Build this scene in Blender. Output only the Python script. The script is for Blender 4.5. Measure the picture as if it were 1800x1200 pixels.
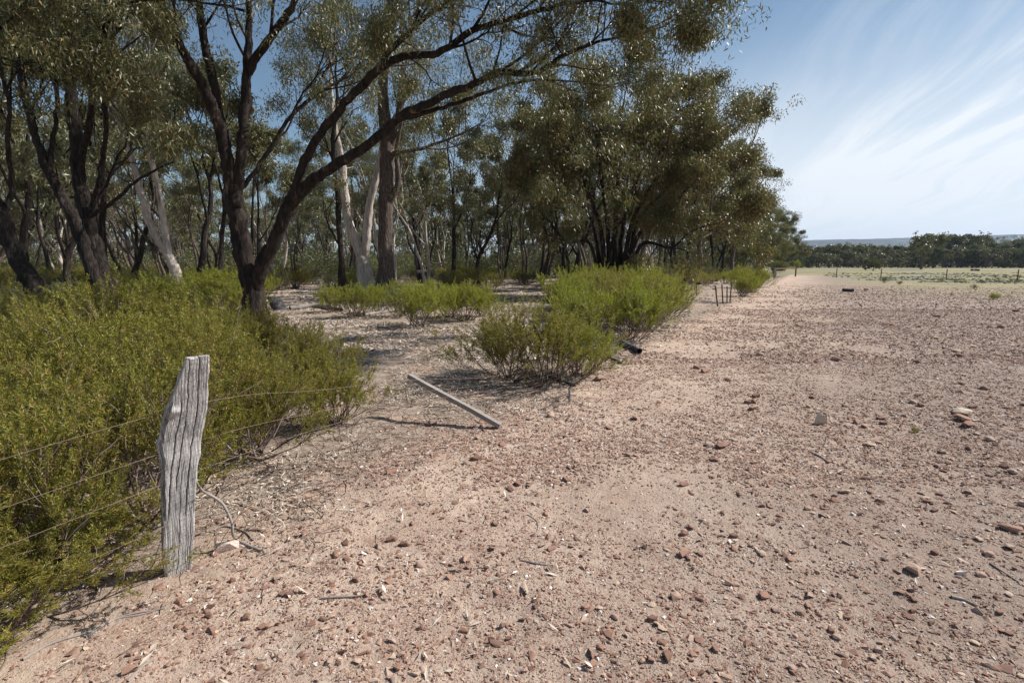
import bpy, bmesh, math, random
import numpy as np
from mathutils import Vector, Matrix
for o in list(bpy.data.objects): bpy.data.objects.remove(o)
S = bpy.context.scene
COL = S.collection
R = math.radians

# ------------------------------------------------------------------ camera
CAMH = 1.6; PITCH = R(8.72); FPX = 900.0
cam = bpy.data.cameras.new('camera'); co = bpy.data.objects.new('camera', cam); COL.objects.link(co)
cam.sensor_width = 36; cam.lens = 18.0; cam.clip_start = 0.05; cam.clip_end = 20000
co.location = (0, 0, CAMH); co.rotation_euler = (R(90) - PITCH, 0, 0)
S.camera = co
S.view_settings.view_transform = 'Standard'; S.view_settings.look = 'None'
S.view_settings.exposure = 0.53; S.view_settings.gamma = 1
# ------------------------------------------------------------------ sun + sky
SUN_EL = R(43); SUN_AZ = R(17)          # azimuth measured from +X towards +Y
sd = Vector((math.cos(SUN_EL)*math.cos(SUN_AZ), math.cos(SUN_EL)*math.sin(SUN_AZ), math.sin(SUN_EL)))
sl = bpy.data.lights.new('sun', 'SUN'); sl.energy = 5.0; sl.angle = R(0.53); sl.color = (1.0, 0.955, 0.89)
so = bpy.data.objects.new('sun', sl); COL.objects.link(so); so.location = (30, 10, 40)
so.rotation_euler = (-sd).to_track_quat('-Z', 'Y').to_euler()
W = bpy.data.worlds.new('World'); S.world = W; W.use_nodes = True
def nodes(nt): return nt.nodes, nt.links
n, l = nodes(W.node_tree); n.clear()
def N(nt, t, **kw):
    x = nt.nodes.new(t)
    for k, v in kw.items():
        if k == 'ins':
            for a, b in v.items(): x.inputs[a].default_value = b
        else: setattr(x, k, v)
    return x
def math_(nt, op, a, b=None, c=None, clamp=False):
    x = nt.nodes.new('ShaderNodeMath'); x.operation = op; x.use_clamp = clamp
    for i, v in enumerate((a, b, c)):
        if v is None: continue
        if isinstance(v, (int, float)): x.inputs[i].default_value = v
        else: nt.links.new(v, x.inputs[i])
    return x.outputs[0]
def mixc(nt, f, a, b):
    x = nt.nodes.new('ShaderNodeMix'); x.data_type = 'RGBA'
    for s, v in ((x.inputs[0], f), (x.inputs[6], a), (x.inputs[7], b)):
        if isinstance(v, (int, float)): s.default_value = v
        elif isinstance(v, tuple): s.default_value = (*v, 1) if len(v) == 3 else v
        else: nt.links.new(v, s)
    return x.outputs[2]
def maprange(nt, v, a, b, c=0.0, d=1.0, smooth=True):
    x = nt.nodes.new('ShaderNodeMapRange'); x.interpolation_type = 'SMOOTHSTEP' if smooth else 'LINEAR'
    nt.links.new(v, x.inputs[0])
    for i, q in zip((1, 2, 3, 4), (a, b, c, d)): x.inputs[i].default_value = q
    return x.outputs[0]
def noise(nt, vec, scale, detail=4, rough=0.55, dist=0.0):
    x = nt.nodes.new('ShaderNodeTexNoise'); x.inputs['Scale'].default_value = scale
    x.inputs['Detail'].default_value = detail; x.inputs['Roughness'].default_value = rough; x.inputs['Distortion'].default_value = dist
    if vec is not None: nt.links.new(vec, x.inputs['Vector'])
    return x.outputs[0]
wt = W.node_tree
sky = N(wt, 'ShaderNodeTexSky', sky_type='NISHITA', sun_disc=False, sun_elevation=SUN_EL, sun_rotation=R(90) - SUN_AZ,
        altitude=200, air_density=1.0, dust_density=0.6, ozone_density=1.3)
tc = N(wt, 'ShaderNodeTexCoord'); sx = N(wt, 'ShaderNodeSeparateXYZ'); l.new(tc.outputs['Generated'], sx.inputs[0])
zz = math_(wt, 'ADD', math_(wt, 'MAXIMUM', sx.outputs[2], 0.0), 0.06)
cxp = math_(wt, 'DIVIDE', sx.outputs[0], zz); cyp = math_(wt, 'DIVIDE', sx.outputs[1], zz)
ux, uy = 0.36, 0.933
al = math_(wt, 'ADD', math_(wt, 'MULTIPLY', cxp, ux), math_(wt, 'MULTIPLY', cyp, uy))
pe = math_(wt, 'SUBTRACT', math_(wt, 'MULTIPLY', cxp, uy), math_(wt, 'MULTIPLY', cyp, ux))
wp = N(wt, 'ShaderNodeCombineXYZ'); l.new(math_(wt, 'MULTIPLY', cxp, .25), wp.inputs[0]); l.new(math_(wt, 'MULTIPLY', cyp, .25), wp.inputs[1])
pe = math_(wt, 'ADD', pe, math_(wt, 'MULTIPLY', math_(wt, 'SUBTRACT', noise(wt, wp.outputs[0], 1.0, 2, .5), 0.5), 1.6))
cb = N(wt, 'ShaderNodeCombineXYZ'); l.new(math_(wt, 'MULTIPLY', al, 0.17), cb.inputs[0]); l.new(math_(wt, 'MULTIPLY', pe, 1.9), cb.inputs[1])
n1 = noise(wt, cb.outputs[0], 1.5, 10, 0.66, 0.25)
cb2 = N(wt, 'ShaderNodeCombineXYZ'); l.new(math_(wt, 'MULTIPLY', al, 0.16), cb2.inputs[0]); l.new(math_(wt, 'MULTIPLY', pe, 0.5), cb2.inputs[1]); cb2.inputs[2].default_value = 3.3
n2 = noise(wt, cb2.outputs[0], 1.0, 3, 0.5, 0.3)
streak = math_(wt, 'MULTIPLY', maprange(wt, n1, 0.40, 0.62), maprange(wt, n2, 0.34, 0.56))
streak = math_(wt, 'MULTIPLY', streak, maprange(wt, math_(wt, 'ADD', sx.outputs[0], math_(wt, 'MULTIPLY', sx.outputs[2], -.25)), .28, .58))
# thick veil of cirrus low down on the right, thinning upwards
veil = math_(wt, 'MULTIPLY', maprange(wt, sx.outputs[2], 0.40, 0.10), maprange(wt, math_(wt, 'SUBTRACT', sx.outputs[0], math_(wt, 'MULTIPLY', sx.outputs[2], 0.9)), -0.42, 0.28))
veil = math_(wt, 'MULTIPLY', veil, maprange(wt, n1, 0.2, 0.62, 0.78, 1.0))
cf = math_(wt, 'ADD', math_(wt, 'MULTIPLY', streak, 0.5), math_(wt, 'MULTIPLY', veil, 0.9), clamp=True)
cf = math_(wt, 'MULTIPLY', cf, 0.93)
bg = N(wt, 'ShaderNodeBackground'); bg.inputs[1].default_value = 0.064
tint = N(wt, 'ShaderNodeMix', data_type='RGBA', blend_type='MULTIPLY'); tint.inputs[0].default_value = 1; l.new(sky.outputs[0], tint.inputs[6]); tint.inputs[7].default_value = (0.93, 1.05, 1.04, 1)
l.new(mixc(wt, cf, tint.outputs[2], (10.6, 10.9, 11.2)), bg.inputs[0])
ow = N(wt, 'ShaderNodeOutputWorld'); l.new(bg.outputs[0], ow.inputs[0])
S.cycles.max_bounces = 6; S.cycles.diffuse_bounces = 3; S.cycles.transmission_bounces = 3; S.cycles.volume_bounces = 0

# ------------------------------------------------------------------ pixel -> world (1800x1200 space)
cp, sp = math.cos(PITCH), math.sin(PITCH)
def ray(px, py):
    xc = (px - 900) / FPX; yc = (600 - py) / FPX
    return np.array([xc, cp + yc*sp, -sp + yc*cp])
def G(px, py):
    r = ray(px, py); t = CAMH / -r[2]; return np.array([r[0]*t, r[1]*t, 0.0])
def P(px, py, Y):
    r = ray(px, py); t = Y / r[1]; return np.array([r[0]*t, Y, CAMH + r[2]*t])

# ------------------------------------------------------------------ numpy value noise
_rs = np.random.RandomState(5); _T = _rs.rand(256, 256)
def vn(x, y):
    x = np.asarray(x, float); y = np.asarray(y, float)
    xi = np.floor(x).astype(int); yi = np.floor(y).astype(int); fx = x - xi; fy = y - yi
    fx = fx*fx*(3 - 2*fx); fy = fy*fy*(3 - 2*fy)
    a = _T[xi & 255, yi & 255]; b = _T[(xi+1) & 255, yi & 255]; c = _T[xi & 255, (yi+1) & 255]; d = _T[(xi+1) & 255, (yi+1) & 255]
    return (a*(1-fx) + b*fx)*(1-fy) + (c*(1-fx) + d*fx)*fy
def fbm(x, y, o=4):
    s = 0; a = 1; t = 0
    for i in range(o):
        s = s + a*vn(x*2**i + 17*i, y*2**i + 31*i); t += a; a *= 0.5
    return s/t
F0 = np.array([-1.756, 2.479]); FD = np.array([9.4, 16.1]); FD = FD/np.linalg.norm(FD); FN = np.array([FD[1], -FD[0]])
def sdist(x, y): return (x - F0[0])*FN[0] + (y - F0[1])*FN[1]      # >0 on the cleared track side
def H(x, y):
    x = np.asarray(x, float); y = np.asarray(y, float)
    d = np.sqrt(x*x + y*y); s = sdist(x, y)
    far = np.clip((d - 12)/40, 0, 1)
    z = (fbm(x*1.3, y*1.3, 4) - 0.5)*0.07 + (fbm(x*6, y*6, 3) - 0.5)*0.025 * np.clip(1.5 - d/15, 0, 1)
    z = z + np.clip(-s - 0.3, 0, 2)*0.03*np.clip(d/6, 0, 1)
    z = z + far*(fbm(x*0.05 + 9, y*0.05, 3) - 0.5)*0.5*np.clip(-s/10, 0, 1)
    return z
def ground_at(px, py):
    g = G(px, py)
    for _ in range(4):
        h = float(H(g[0], g[1])); r = ray(px, py); t = (CAMH - h)/-r[2]; g = np.array([r[0]*t, r[1]*t, h])
    return g

# ------------------------------------------------------------------ mesh helpers
class MB:
    def __init__(s): s.v = []; s.f = {}; s.n = 0; s.a = []; s.smooth = {}
    def add(s, v, f, rnd=0.5):
        v = np.asarray(v, float).reshape(-1, 3); f = np.asarray(f, int)
        s.f.setdefault(f.shape[1], []).append(f + s.n); s.v.append(v); s.n += len(v)
        s.a.append(np.full(len(v), rnd) if np.isscalar(rnd) else np.asarray(rnd, float))
    def mesh(s, name, mat, smooth=True):
        me = bpy.data.meshes.new(name)
        v = np.concatenate(s.v); loops = []; starts = []; k0 = 0
        for k, fl in s.f.items():
            f = np.concatenate(fl); loops.append(f.ravel()); starts.append(k0 + np.arange(len(f))*k); k0 += f.size
        loops = np.concatenate(loops); starts = np.concatenate(starts)
        me.vertices.add(len(v)); me.vertices.foreach_set('co', v.astype(np.float32).ravel())
        me.loops.add(len(loops)); me.loops.foreach_set('vertex_index', loops.astype(np.int32))
        me.polygons.add(len(starts)); me.polygons.foreach_set('loop_start', starts.astype(np.int32))
        me.update(calc_edges=True)
        me.polygons.foreach_set('use_smooth', np.full(len(starts), smooth))
        at = me.attributes.new('rnd', 'FLOAT', 'POINT'); at.data.foreach_set('value', np.concatenate(s.a).astype(np.float32))
        for m in (mat if isinstance(mat, (list, tuple)) else [mat]): me.materials.append(m)
        me.validate(); return me
def link(name, me, parent=None):
    o = bpy.data.objects.new(name, me); COL.objects.link(o)
    if parent: o.parent = parent
    return o
def tag(o, label=None, cat=None, group=None, kind=None):
    if label: o['label'] = label
    if cat: o['category'] = cat
    if group: o['group'] = group
    if kind: o['kind'] = kind
    return o
def thing(name, loc=(0, 0, 0), rz=0, label=None, cat=None, group=None):
    o = bpy.data.objects.new(name, None); COL.objects.link(o); o.location = loc; o.rotation_euler = (0, 0, rz)
    o.empty_display_size = 0.2
    return tag(o, label, cat, group)
def copy_tree(root, loc, rz=0, sc=1, label=None, group=None, tilt=(0, 0)):
    r = root.copy(); COL.objects.link(r); r.location = loc; r.rotation_euler = (tilt[0], tilt[1], rz)
    r.scale = sc if isinstance(sc, tuple) else (sc,)*3
    if label: r['label'] = label
    if group: r['group'] = group
    for c in root.children:
        d = c.copy(); COL.objects.link(d); d.parent = r
    return r
def catmull(pts, m):
    pts = np.asarray(pts, float); k = len(pts)
    p = np.vstack([2*pts[0]-pts[1], pts, 2*pts[-1]-pts[-2]]); out = []
    for i in range(k-1):
        a, b, c, d = p[i:i+4]
        for t in np.linspace(0, 1, m, endpoint=False):
            out.append(0.5*((2*b) + (c-a)*t + (2*a-5*b+4*c-d)*t*t + (3*b-a-3*c+d)*t**3))
    out.append(pts[-1]); return np.array(out)
def tube(mb, path, rad, sides=6, rnd=0.5, bump=0.0, seed=0, cap=True):
    path = np.asarray(path, float); k = len(path); rad = np.asarray(rad, float)*np.ones(k)
    t = np.gradient(path, axis=0); t /= (np.linalg.norm(t, axis=1)[:, None] + 1e-9)
    u = np.zeros((k, 3)); ref = np.array([1, 0, 0.]) if abs(t[0][0]) < 0.8 else np.array([0, 1., 0])
    u0 = np.cross(t[0], ref); u0 /= np.linalg.norm(u0); u[0] = u0
    for i in range(1, k):
        q = u[i-1] - t[i]*np.dot(u[i-1], t[i]); u[i] = q/(np.linalg.norm(q) + 1e-9)
    w = np.cross(t, u); an = np.arange(sides)*2*math.pi/sides
    rr = rad[:, None]*np.ones((k, sides))
    if bump:
        rs = np.random.RandomState(seed); L = np.arange(k)[:, None]*0.35
        rr = rr*(1 + bump*2*(vn(L + seed, (np.arange(sides)*1.7)[None, :] + seed) - 0.5) + bump*(vn(L*3, (np.arange(sides)*2.3)[None, :]) - 0.5))
    v = path[:, None, :] + rr[:, :, None]*(np.cos(an)[None, :, None]*u[:, None, :] + np.sin(an)[None, :, None]*w[:, None, :])
    i = np.arange(k-1)[:, None]*sides; j = np.arange(sides)[None, :]; j2 = (j+1) % sides
    f = np.stack([i+j, i+j2, i+sides+j2, i+sides+j], -1).reshape(-1, 4)
    mb.add(v.reshape(-1, 3), f, rnd)
def unit(v): return v/(np.linalg.norm(v, axis=-1, keepdims=True) + 1e-9)
def leaves(mb, c, L, Wd, rs, droop=0.8, dirs=None, spread=0.5, bend=0.0):
    c = np.asarray(c, float); n_ = len(c)
    if n_ == 0: return
    rv = rs.normal(size=(n_, 3))
    a = unit(rv*spread + (np.array([0, 0, -droop]) if dirs is None else dirs))
    b = unit(np.cross(a, rs.normal(size=(n_, 3))))
    ln = L*(0.6 + 0.8*rs.rand(n_))[:, None]; wd = Wd*(0.7 + 0.6*rs.rand(n_))[:, None]/2
    m = c + a*ln*0.42
    v = np.stack([c, m + b*wd, c + a*ln, m - b*wd], 1)
    f = np.arange(n_*4).reshape(-1, 4)
    mb.add(v.reshape(-1, 3), f, np.repeat(rs.rand(n_), 4))

# ------------------------------------------------------------------ materials
def mat(name, rough=0.8, spec=0.3):
    m = bpy.data.materials.new(name); m.use_nodes = True; nt = m.node_tree
    b = nt.nodes['Principled BSDF']; b.inputs['Roughness'].default_value = rough
    b.inputs['Specular IOR Level'].default_value = spec
    return m, nt, b
def ramp(nt, f, stops):
    r = nt.nodes.new('ShaderNodeValToRGB'); nt.links.new(f, r.inputs[0]); e = r.color_ramp.elements
    e[0].position, e[0].color = stops[0][0], (*stops[0][1], 1); e[1].position, e[1].color = stops[-1][0], (*stops[-1][1], 1)
    for p, c in stops[1:-1]: q = e.new(p); q.color = (*c, 1)
    return r.outputs[0]
def attr(nt): return N(nt, 'ShaderNodeAttribute', attribute_name='rnd').outputs['Fac']
def objc(nt): return N(nt, 'ShaderNodeTexCoord').outputs['Object']
def geo(nt): return N(nt, 'ShaderNodeNewGeometry').outputs['Position']
def addbump(nt, b, h, strength, dist):
    x = N(nt, 'ShaderNodeBump'); x.inputs['Strength'].default_value = strength; x.inputs['Distance'].default_value = dist
    nt.links.new(h, x.inputs['Height']); nt.links.new(x.outputs[0], b.inputs['Normal'])
def leafmat(name, stops, rough=0.45, spec=0.5, trans=0.25, var=0.25, tcol=(0.16, 0.2, 0.03)):
    m, nt, b = mat(name, rough, spec)
    c = ramp(nt, attr(nt), stops)
    oi = N(nt, 'ShaderNodeObjectInfo')
    hs = N(nt, 'ShaderNodeHueSaturation'); nt.links.new(c, hs.inputs['Color'])
    nt.links.new(maprange(nt, oi.outputs['Random'], 0, 1, 1 - var, 1 + var, False), hs.inputs['Value'])
    nt.links.new(maprange(nt, noise(nt, geo(nt), 1.3, 2), 0.3, 0.7, 0.475, 0.51, False), hs.inputs['Hue'])
    nt.links.new(hs.outputs[0], b.inputs['Base Color'])
    tr = N(nt, 'ShaderNodeBsdfTranslucent'); ms = N(nt, 'ShaderNodeMixShader'); ms.inputs[0].default_value = trans
    gm = mixc(nt, 0.5, hs.outputs[0], tcol); nt.links.new(gm, tr.inputs[0])
    out = nt.nodes['Material Output']; nt.links.new(b.outputs[0], ms.inputs[1]); nt.links.new(tr.outputs[0], ms.inputs[2]); nt.links.new(ms.outputs[0], out.inputs[0])
    return m
M = {}
M['euc'] = leafmat('eucalypt_leaf', [(0, (0.07, 0.072, 0.024)), (0.5, (0.122, 0.12, 0.040)), (0.85, (0.175, 0.17, 0.07)), (1, (0.27, 0.16, 0.06))], 0.46, 0.5, 0.2, 0.2)
M['euc_bronze'] = leafmat('eucalypt_leaf_bronze', [(0, (0.07, 0.072, 0.022)), (0.55, (0.13, 0.125, 0.036)), (0.82, (0.21, 0.165, 0.055)), (1, (0.33, 0.19, 0.065))], 0.46, 0.5, 0.2, 0.15)
M['euc_grey'] = leafmat('eucalypt_leaf_grey', [(0, (0.10, 0.108, 0.05)), (0.5, (0.16, 0.163, 0.08)), (1, (0.25, 0.24, 0.13))], 0.42, 0.55, 0.2, 0.2)
M['euc_far'] = leafmat('eucalypt_leaf_far', [(0, (0.09, 0.10, 0.045)), (0.6, (0.145, 0.155, 0.07)), (1, (0.22, 0.21, 0.11))], 0.85, 0.1, 0.2, 0.3)
M['shrub'] = leafmat('shrub_leaf', [(0, (0.09, 0.105, 0.022)), (0.45, (0.19, 0.20, 0.034)), (0.8, (0.33, 0.315, 0.055)), (0.9, (0.33, 0.22, 0.07)), (1, (0.36, 0.18, 0.08))], 0.5, 0.35, 0.35, 0.18, (0.36, 0.34, 0.03))
M['shrub_bright'] = leafmat('shrub_leaf_bright', [(0, (0.12, 0.145, 0.02)), (0.5, (0.235, 0.265, 0.034)), (0.9, (0.38, 0.38, 0.055)), (1, (0.34, 0.24, 0.08))], 0.5, 0.35, 0.35, 0.12, (0.36, 0.42, 0.02))
M['shrub_dull'] = leafmat('shrub_leaf_dull', [(0, (0.08, 0.095, 0.04)), (0.6, (0.13, 0.14, 0.06)), (1, (0.2, 0.17, 0.1))], 0.6, 0.3, 0.25, 0.25)
M['mistle'] = leafmat('yellow_leaf', [(0, (0.22, 0.16, 0.02)), (1, (0.38, 0.26, 0.04))], 0.5, 0.4, 0.3, 0.1)
def barkmat(name, c1, c2, c3, patch=0.55, sc=6):
    m, nt, b = mat(name, 0.9, 0.2); v = objc(nt)
    mp = N(nt, 'ShaderNodeMapping'); nt.links.new(v, mp.inputs[0]); mp.inputs['Scale'].default_value = (1, 1, 0.22)
    n1 = noise(nt, mp.outputs[0], sc*4, 6, 0.65); mq = N(nt, 'ShaderNodeMapping'); nt.links.new(v, mq.inputs[0]); mq.inputs['Scale'].default_value = (1.6, 1.6, 0.35)
    n2 = noise(nt, mq.outputs[0], sc*0.9, 6, 0.7, 0.3)
    c = mixc(nt, maprange(nt, n1, 0.35, 0.65), c1, c2)
    c = mixc(nt, maprange(nt, n2, patch, patch + 0.1), c, c3)
    nt.links.new(c, b.inputs['Base Color']); addbump(nt, b, n1, 1.0, 0.06); return m
M['bark_dark'] = barkmat('bark_dark', (0.012, 0.010, 0.009), (0.045, 0.034, 0.029), (0.12, 0.095, 0.08), 0.58)
M['bark_smooth'] = barkmat('bark_two_tone', (0.013, 0.010, 0.009), (0.045, 0.032, 0.026), (0.21, 0.15, 0.115), 0.58, 2.4)
M['bark_pale'] = barkmat('bark_pale', (0.34, 0.28, 0.24), (0.58, 0.51, 0.45), (0.2, 0.13, 0.10), 0.60, 2.5)
M['bark_brown'] = barkmat('bark_brown', (0.06, 0.045, 0.038), (0.15, 0.115, 0.095), (0.24, 0.19, 0.16), 0.55)
m, nt, b = mat('twig_wood', 0.85); c = ramp(nt, attr(nt), [(0, (0.10, 0.065, 0.045)), (0.6, (0.18, 0.125, 0.095)), (1, (0.33, 0.28, 0.24))]); nt.links.new(c, b.inputs[0]); M['twig'] = m
m, nt, b = mat('dead_wood_grey', 0.9); v = objc(nt); n1 = noise(nt, v, 14, 6, 0.7, 1.0)
nt.links.new(mixc(nt, n1, (0.13, 0.11, 0.10), (0.42, 0.38, 0.34)), b.inputs[0]); addbump(nt, b, n1, 0.6, 0.01); M['deadwood'] = m
m, nt, b = mat('charred_wood', 0.9); v = objc(nt); n1 = noise(nt, v, 9, 6, 0.7, 1.0)
nt.links.new(mixc(nt, maprange(nt, n1, .35, .7), (0.02, 0.019, 0.02), (0.13, 0.125, 0.13)), b.inputs[0]); addbump(nt, b, n1, 0.8, 0.02); M['char'] = m
m, nt, b = mat('litter', 0.8); c = ramp(nt, attr(nt), [(0, (0.13, 0.085, 0.06)), (0.28, (0.32, 0.25, 0.19)), (0.65, (0.52, 0.44, 0.36)), (1, (0.68, 0.60, 0.52))]); nt.links.new(c, b.inputs[0]); M['litter'] = m
# stones
m, nt, b = mat('stone', 0.85, 0.3)
c = ramp(nt, attr(nt), [(0, (0.15, 0.085, 0.065)), (0.3, (0.28, 0.15, 0.105)), (0.55, (0.38, 0.23, 0.165)), (0.8, (0.48, 0.36, 0.285)), (0.94, (0.54, 0.40, 0.29)), (0.962, (0.72, 0.66, 0.62)), (1, (0.8, 0.76, 0.74))])
nz = noise(nt, geo(nt), 45, 5, 0.65); c = mixc(nt, math_(nt, 'MULTIPLY', nz, 0.45), c, (0.17, 0.105, 0.08)); nt.links.new(c, b.inputs[0]); addbump(nt, b, nz, 0.5, 0.006); M['stone'] = m
m, nt, b = mat('quartz', 0.6, 0.4); nz = noise(nt, objc(nt), 22, 6, 0.7)
nt.links.new(mixc(nt, maprange(nt, nz, 0.42, 0.62), (0.74, 0.66, 0.60), (0.48, 0.27, 0.20)), b.inputs[0]); addbump(nt, b, nz, 0.6, 0.01); M['quartz'] = m
m, nt, b = mat('tanstone', .85); nz = noise(nt, objc(nt), 6, 5, .6); nt.links.new(mixc(nt, nz, (0.36, 0.29, 0.22), (0.60, 0.51, 0.41)), b.inputs[0]); addbump(nt, b, nz, .5, .01); M['tanstone'] = m
# ground
m, nt, b = mat('ground', 0.92, 0.15); p = geo(nt)
sp_ = N(nt, 'ShaderNodeSeparateXYZ'); nt.links.new(p, sp_.inputs[0]); X, Y = sp_.outputs[0], sp_.outputs[1]
s_ = math_(nt, 'ADD', math_(nt, 'MULTIPLY', math_(nt, 'SUBTRACT', X, float(F0[0])), float(FN[0])), math_(nt, 'MULTIPLY', math_(nt, 'SUBTRACT', Y, float(F0[1])), float(FN[1])))
nA = noise(nt, p, 1.1, 6, 0.65); nB = noise(nt, p, 7, 6, 0.7); nC = noise(nt, p, 60, 5, 0.7); nL = noise(nt, p, 0.09, 4, 0.6); nM = noise(nt, p, 0.35, 5, 0.65)
sand = mixc(nt, maprange(nt, nA, 0.35, 0.65), (0.42, 0.31, 0.24), (0.55, 0.43, 0.34))
sand = mixc(nt, maprange(nt, nB, 0.48, 0.72), sand, (0.33, 0.215, 0.16))
stony = maprange(nt, math_(nt, 'ADD', s_, math_(nt, 'MULTIPLY', nM, 5.0)), 3.0, 7.0)
sand = mixc(nt, math_(nt, 'MULTIPLY', stony, 0.85), sand, (0.27, 0.21, 0.175))
sand = mixc(nt, maprange(nt, nC, 0.55, 0.75, 0, 0.5), sand, (0.25, 0.165, 0.13))
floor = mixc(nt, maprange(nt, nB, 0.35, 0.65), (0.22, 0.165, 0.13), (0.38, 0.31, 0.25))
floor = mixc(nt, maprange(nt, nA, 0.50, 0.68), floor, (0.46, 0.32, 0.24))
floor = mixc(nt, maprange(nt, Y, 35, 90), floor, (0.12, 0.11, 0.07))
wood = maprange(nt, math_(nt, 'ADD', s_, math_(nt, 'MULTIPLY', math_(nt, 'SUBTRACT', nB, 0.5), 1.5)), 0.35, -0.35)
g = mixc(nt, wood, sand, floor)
grass = mixc(nt, maprange(nt, nM, 0.4, 0.62), (0.30, 0.245, 0.13), (0.205, 0.20, 0.085))
grass = mixc(nt, math_(nt, 'MULTIPLY', maprange(nt, nL, 0.45, 0.6), 0.8), grass, (0.20, 0.20, 0.16))
fld = math_(nt, 'ADD', math_(nt, 'ADD', math_(nt, 'MULTIPLY', s_, 0.9), math_(nt, 'MULTIPLY', Y, 0.62)), math_(nt, 'MULTIPLY', nM, 14.0))
fm = math_(nt, 'MULTIPLY', maprange(nt, fld, 24, 48), math_(nt, 'MAXIMUM', maprange(nt, s_, 2.0, 8.0), maprange(nt, Y, 60, 80)))
# the greener flats past the cross fence
g = mixc(nt, fm, g, grass)
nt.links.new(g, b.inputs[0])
hh = math_(nt, 'ADD', math_(nt, 'MULTIPLY', nC, 0.5), math_(nt, 'MULTIPLY', nB, 1.0)); addbump(nt, b, hh, 0.8, 0.035); M['ground'] = m
m, nt, b = mat('hill_forest', 0.95, 0.1); p = geo(nt)
n1 = noise(nt, p, 0.03, 6, 0.7); n2 = noise(nt, p, 0.004, 3, 0.6)
c = mixc(nt, maprange(nt, n1, 0.4, 0.62), (0.015, 0.02, 0.015), (0.06, 0.07, 0.04)); c = mixc(nt, maprange(nt, n2, 0.6, 0.65), c, (0.13, 0.13, 0.08)); nt.links.new(c, b.inputs[0]); addbump(nt, b, n1, 1.0, 20); M['hill'] = m
m, nt, b = mat('weathered_post', 0.85, 0.25); v = objc(nt)
mp = N(nt, 'ShaderNodeMapping'); nt.links.new(v, mp.inputs[0]); mp.inputs['Scale'].default_value = (1, 1, 0.06)
n1 = noise(nt, mp.outputs[0], 75, 7, 0.7, 0.12); n3 = noise(nt, v, 9, 4, 0.6)
wv = N(nt, 'ShaderNodeTexWave', wave_type='BANDS', bands_direction='DIAGONAL'); mp2 = N(nt, 'ShaderNodeMapping'); nt.links.new(v, mp2.inputs[0]); mp2.inputs['Scale'].default_value = (0.7, 0.2, -1)
nt.links.new(mp2.outputs[0], wv.inputs[0]); wv.inputs['Scale'].default_value = 22; wv.inputs['Distortion'].default_value = 5; wv.inputs['Detail'].default_value = 2; wv.inputs['Detail Scale'].default_value = 1.5
c = mixc(nt, maprange(nt, n1, 0.3, 0.68), (0.17, 0.16, 0.155), (0.60, 0.57, 0.55)); c = mixc(nt, maprange(nt, n3, 0.45, 0.7, 0, 0.6), c, (0.60, 0.57, 0.55))
nt.links.new(c, b.inputs[0]); addbump(nt, b, math_(nt, 'ADD', n1, math_(nt, 'MULTIPLY', wv.outputs[1], 0.12)), 1.0, 0.012); M['post'] = m
m, nt, b = mat('wire_rust', 0.6, 0.4); b.inputs[0].default_value = (0.26, 0.18, 0.15, 1); b.inputs['Metallic'].default_value = 0.3; M['wire'] = m
m, nt, b = mat('rusty_steel', 0.8, 0.3); b.inputs[0].default_value = (0.17, 0.09, 0.06, 1); M['rust'] = m
m, nt, b = mat('white_iron', 0.5, 0.4); b.inputs[0].default_value = (0.78, 0.79, 0.8, 1); M['iron'] = m
m, nt, b = mat('shed_wall', 0.8, 0.3); b.inputs[0].default_value = (0.30, 0.28, 0.25, 1); M['shedwall'] = m

# ------------------------------------------------------------------ ground sheet, hills
def axis(a0, step, ratio, lim):
    out = [0.0]; s = step
    while out[-1] < lim: out.append(out[-1] + s); s *= ratio
    return np.array(out)
yp = axis(0, 0.035, 1.012, 6000); ys = np.concatenate([-axis(0, 0.5, 1.35, 400)[::-1][:-1], 1.0 + yp - 1.0])
xp = axis(0, 0.045, 1.0145, 6000); xs = np.concatenate([-xp[::-1][:-1], xp])
XX, YY = np.meshgrid(xs, ys); ZZ = H(XX, YY)
gmb = MB(); ny, nx = XX.shape
i = np.arange(ny-1)[:, None]*nx; j = np.arange(nx-1)[None, :]
gmb.add(np.stack([XX, YY, ZZ], -1).reshape(-1, 3), np.stack([i+j, i+j+1, i+nx+j+1, i+nx+j], -1).reshape(-1, 4))
tag(link('ground', gmb.mesh('ground', M['ground'])), kind='structure')
hm = MB(); hx = np.linspace(-5000, 7000, 500); rows = []
hy = np.linspace(0, 1, 16)
ridge = np.interp(hx, [-5000, -1000, 1600, 1750, 2100, 2600, 3100, 3800, 5500], [90, 110, 128, 136, 143, 158, 172, 200, 260])
ridge = ridge*np.interp(hx, [300, 1550], [.12, .99]) + 9*fbm(hx/500, hx*0, 4) + 3*(vn(hx/14, hx*0) - .5)*1.0
for t in hy: rows.append(np.stack([hx, 2300 + 900*t + 0*hx, -3 + ridge*np.sin(t*math.pi/2)**1.2 + (10*(fbm(hx/160 + 3, hx*0 + t*7, 3) - .5))*np.sin(t*math.pi)], -1))
rows.append(np.stack([hx, 4200 + 0*hx, 0*hx - 5], -1)); hv = np.array(rows)
i = np.arange(len(rows)-1)[:, None]*500; j = np.arange(499)[None, :]
hm.add(hv.reshape(-1, 3), np.stack([i+j, i+j+1, i+501+j, i+500+j], -1).reshape(-1, 4))
tag(link('hills', hm.mesh('hills', M['hill'])), kind='structure')

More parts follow.
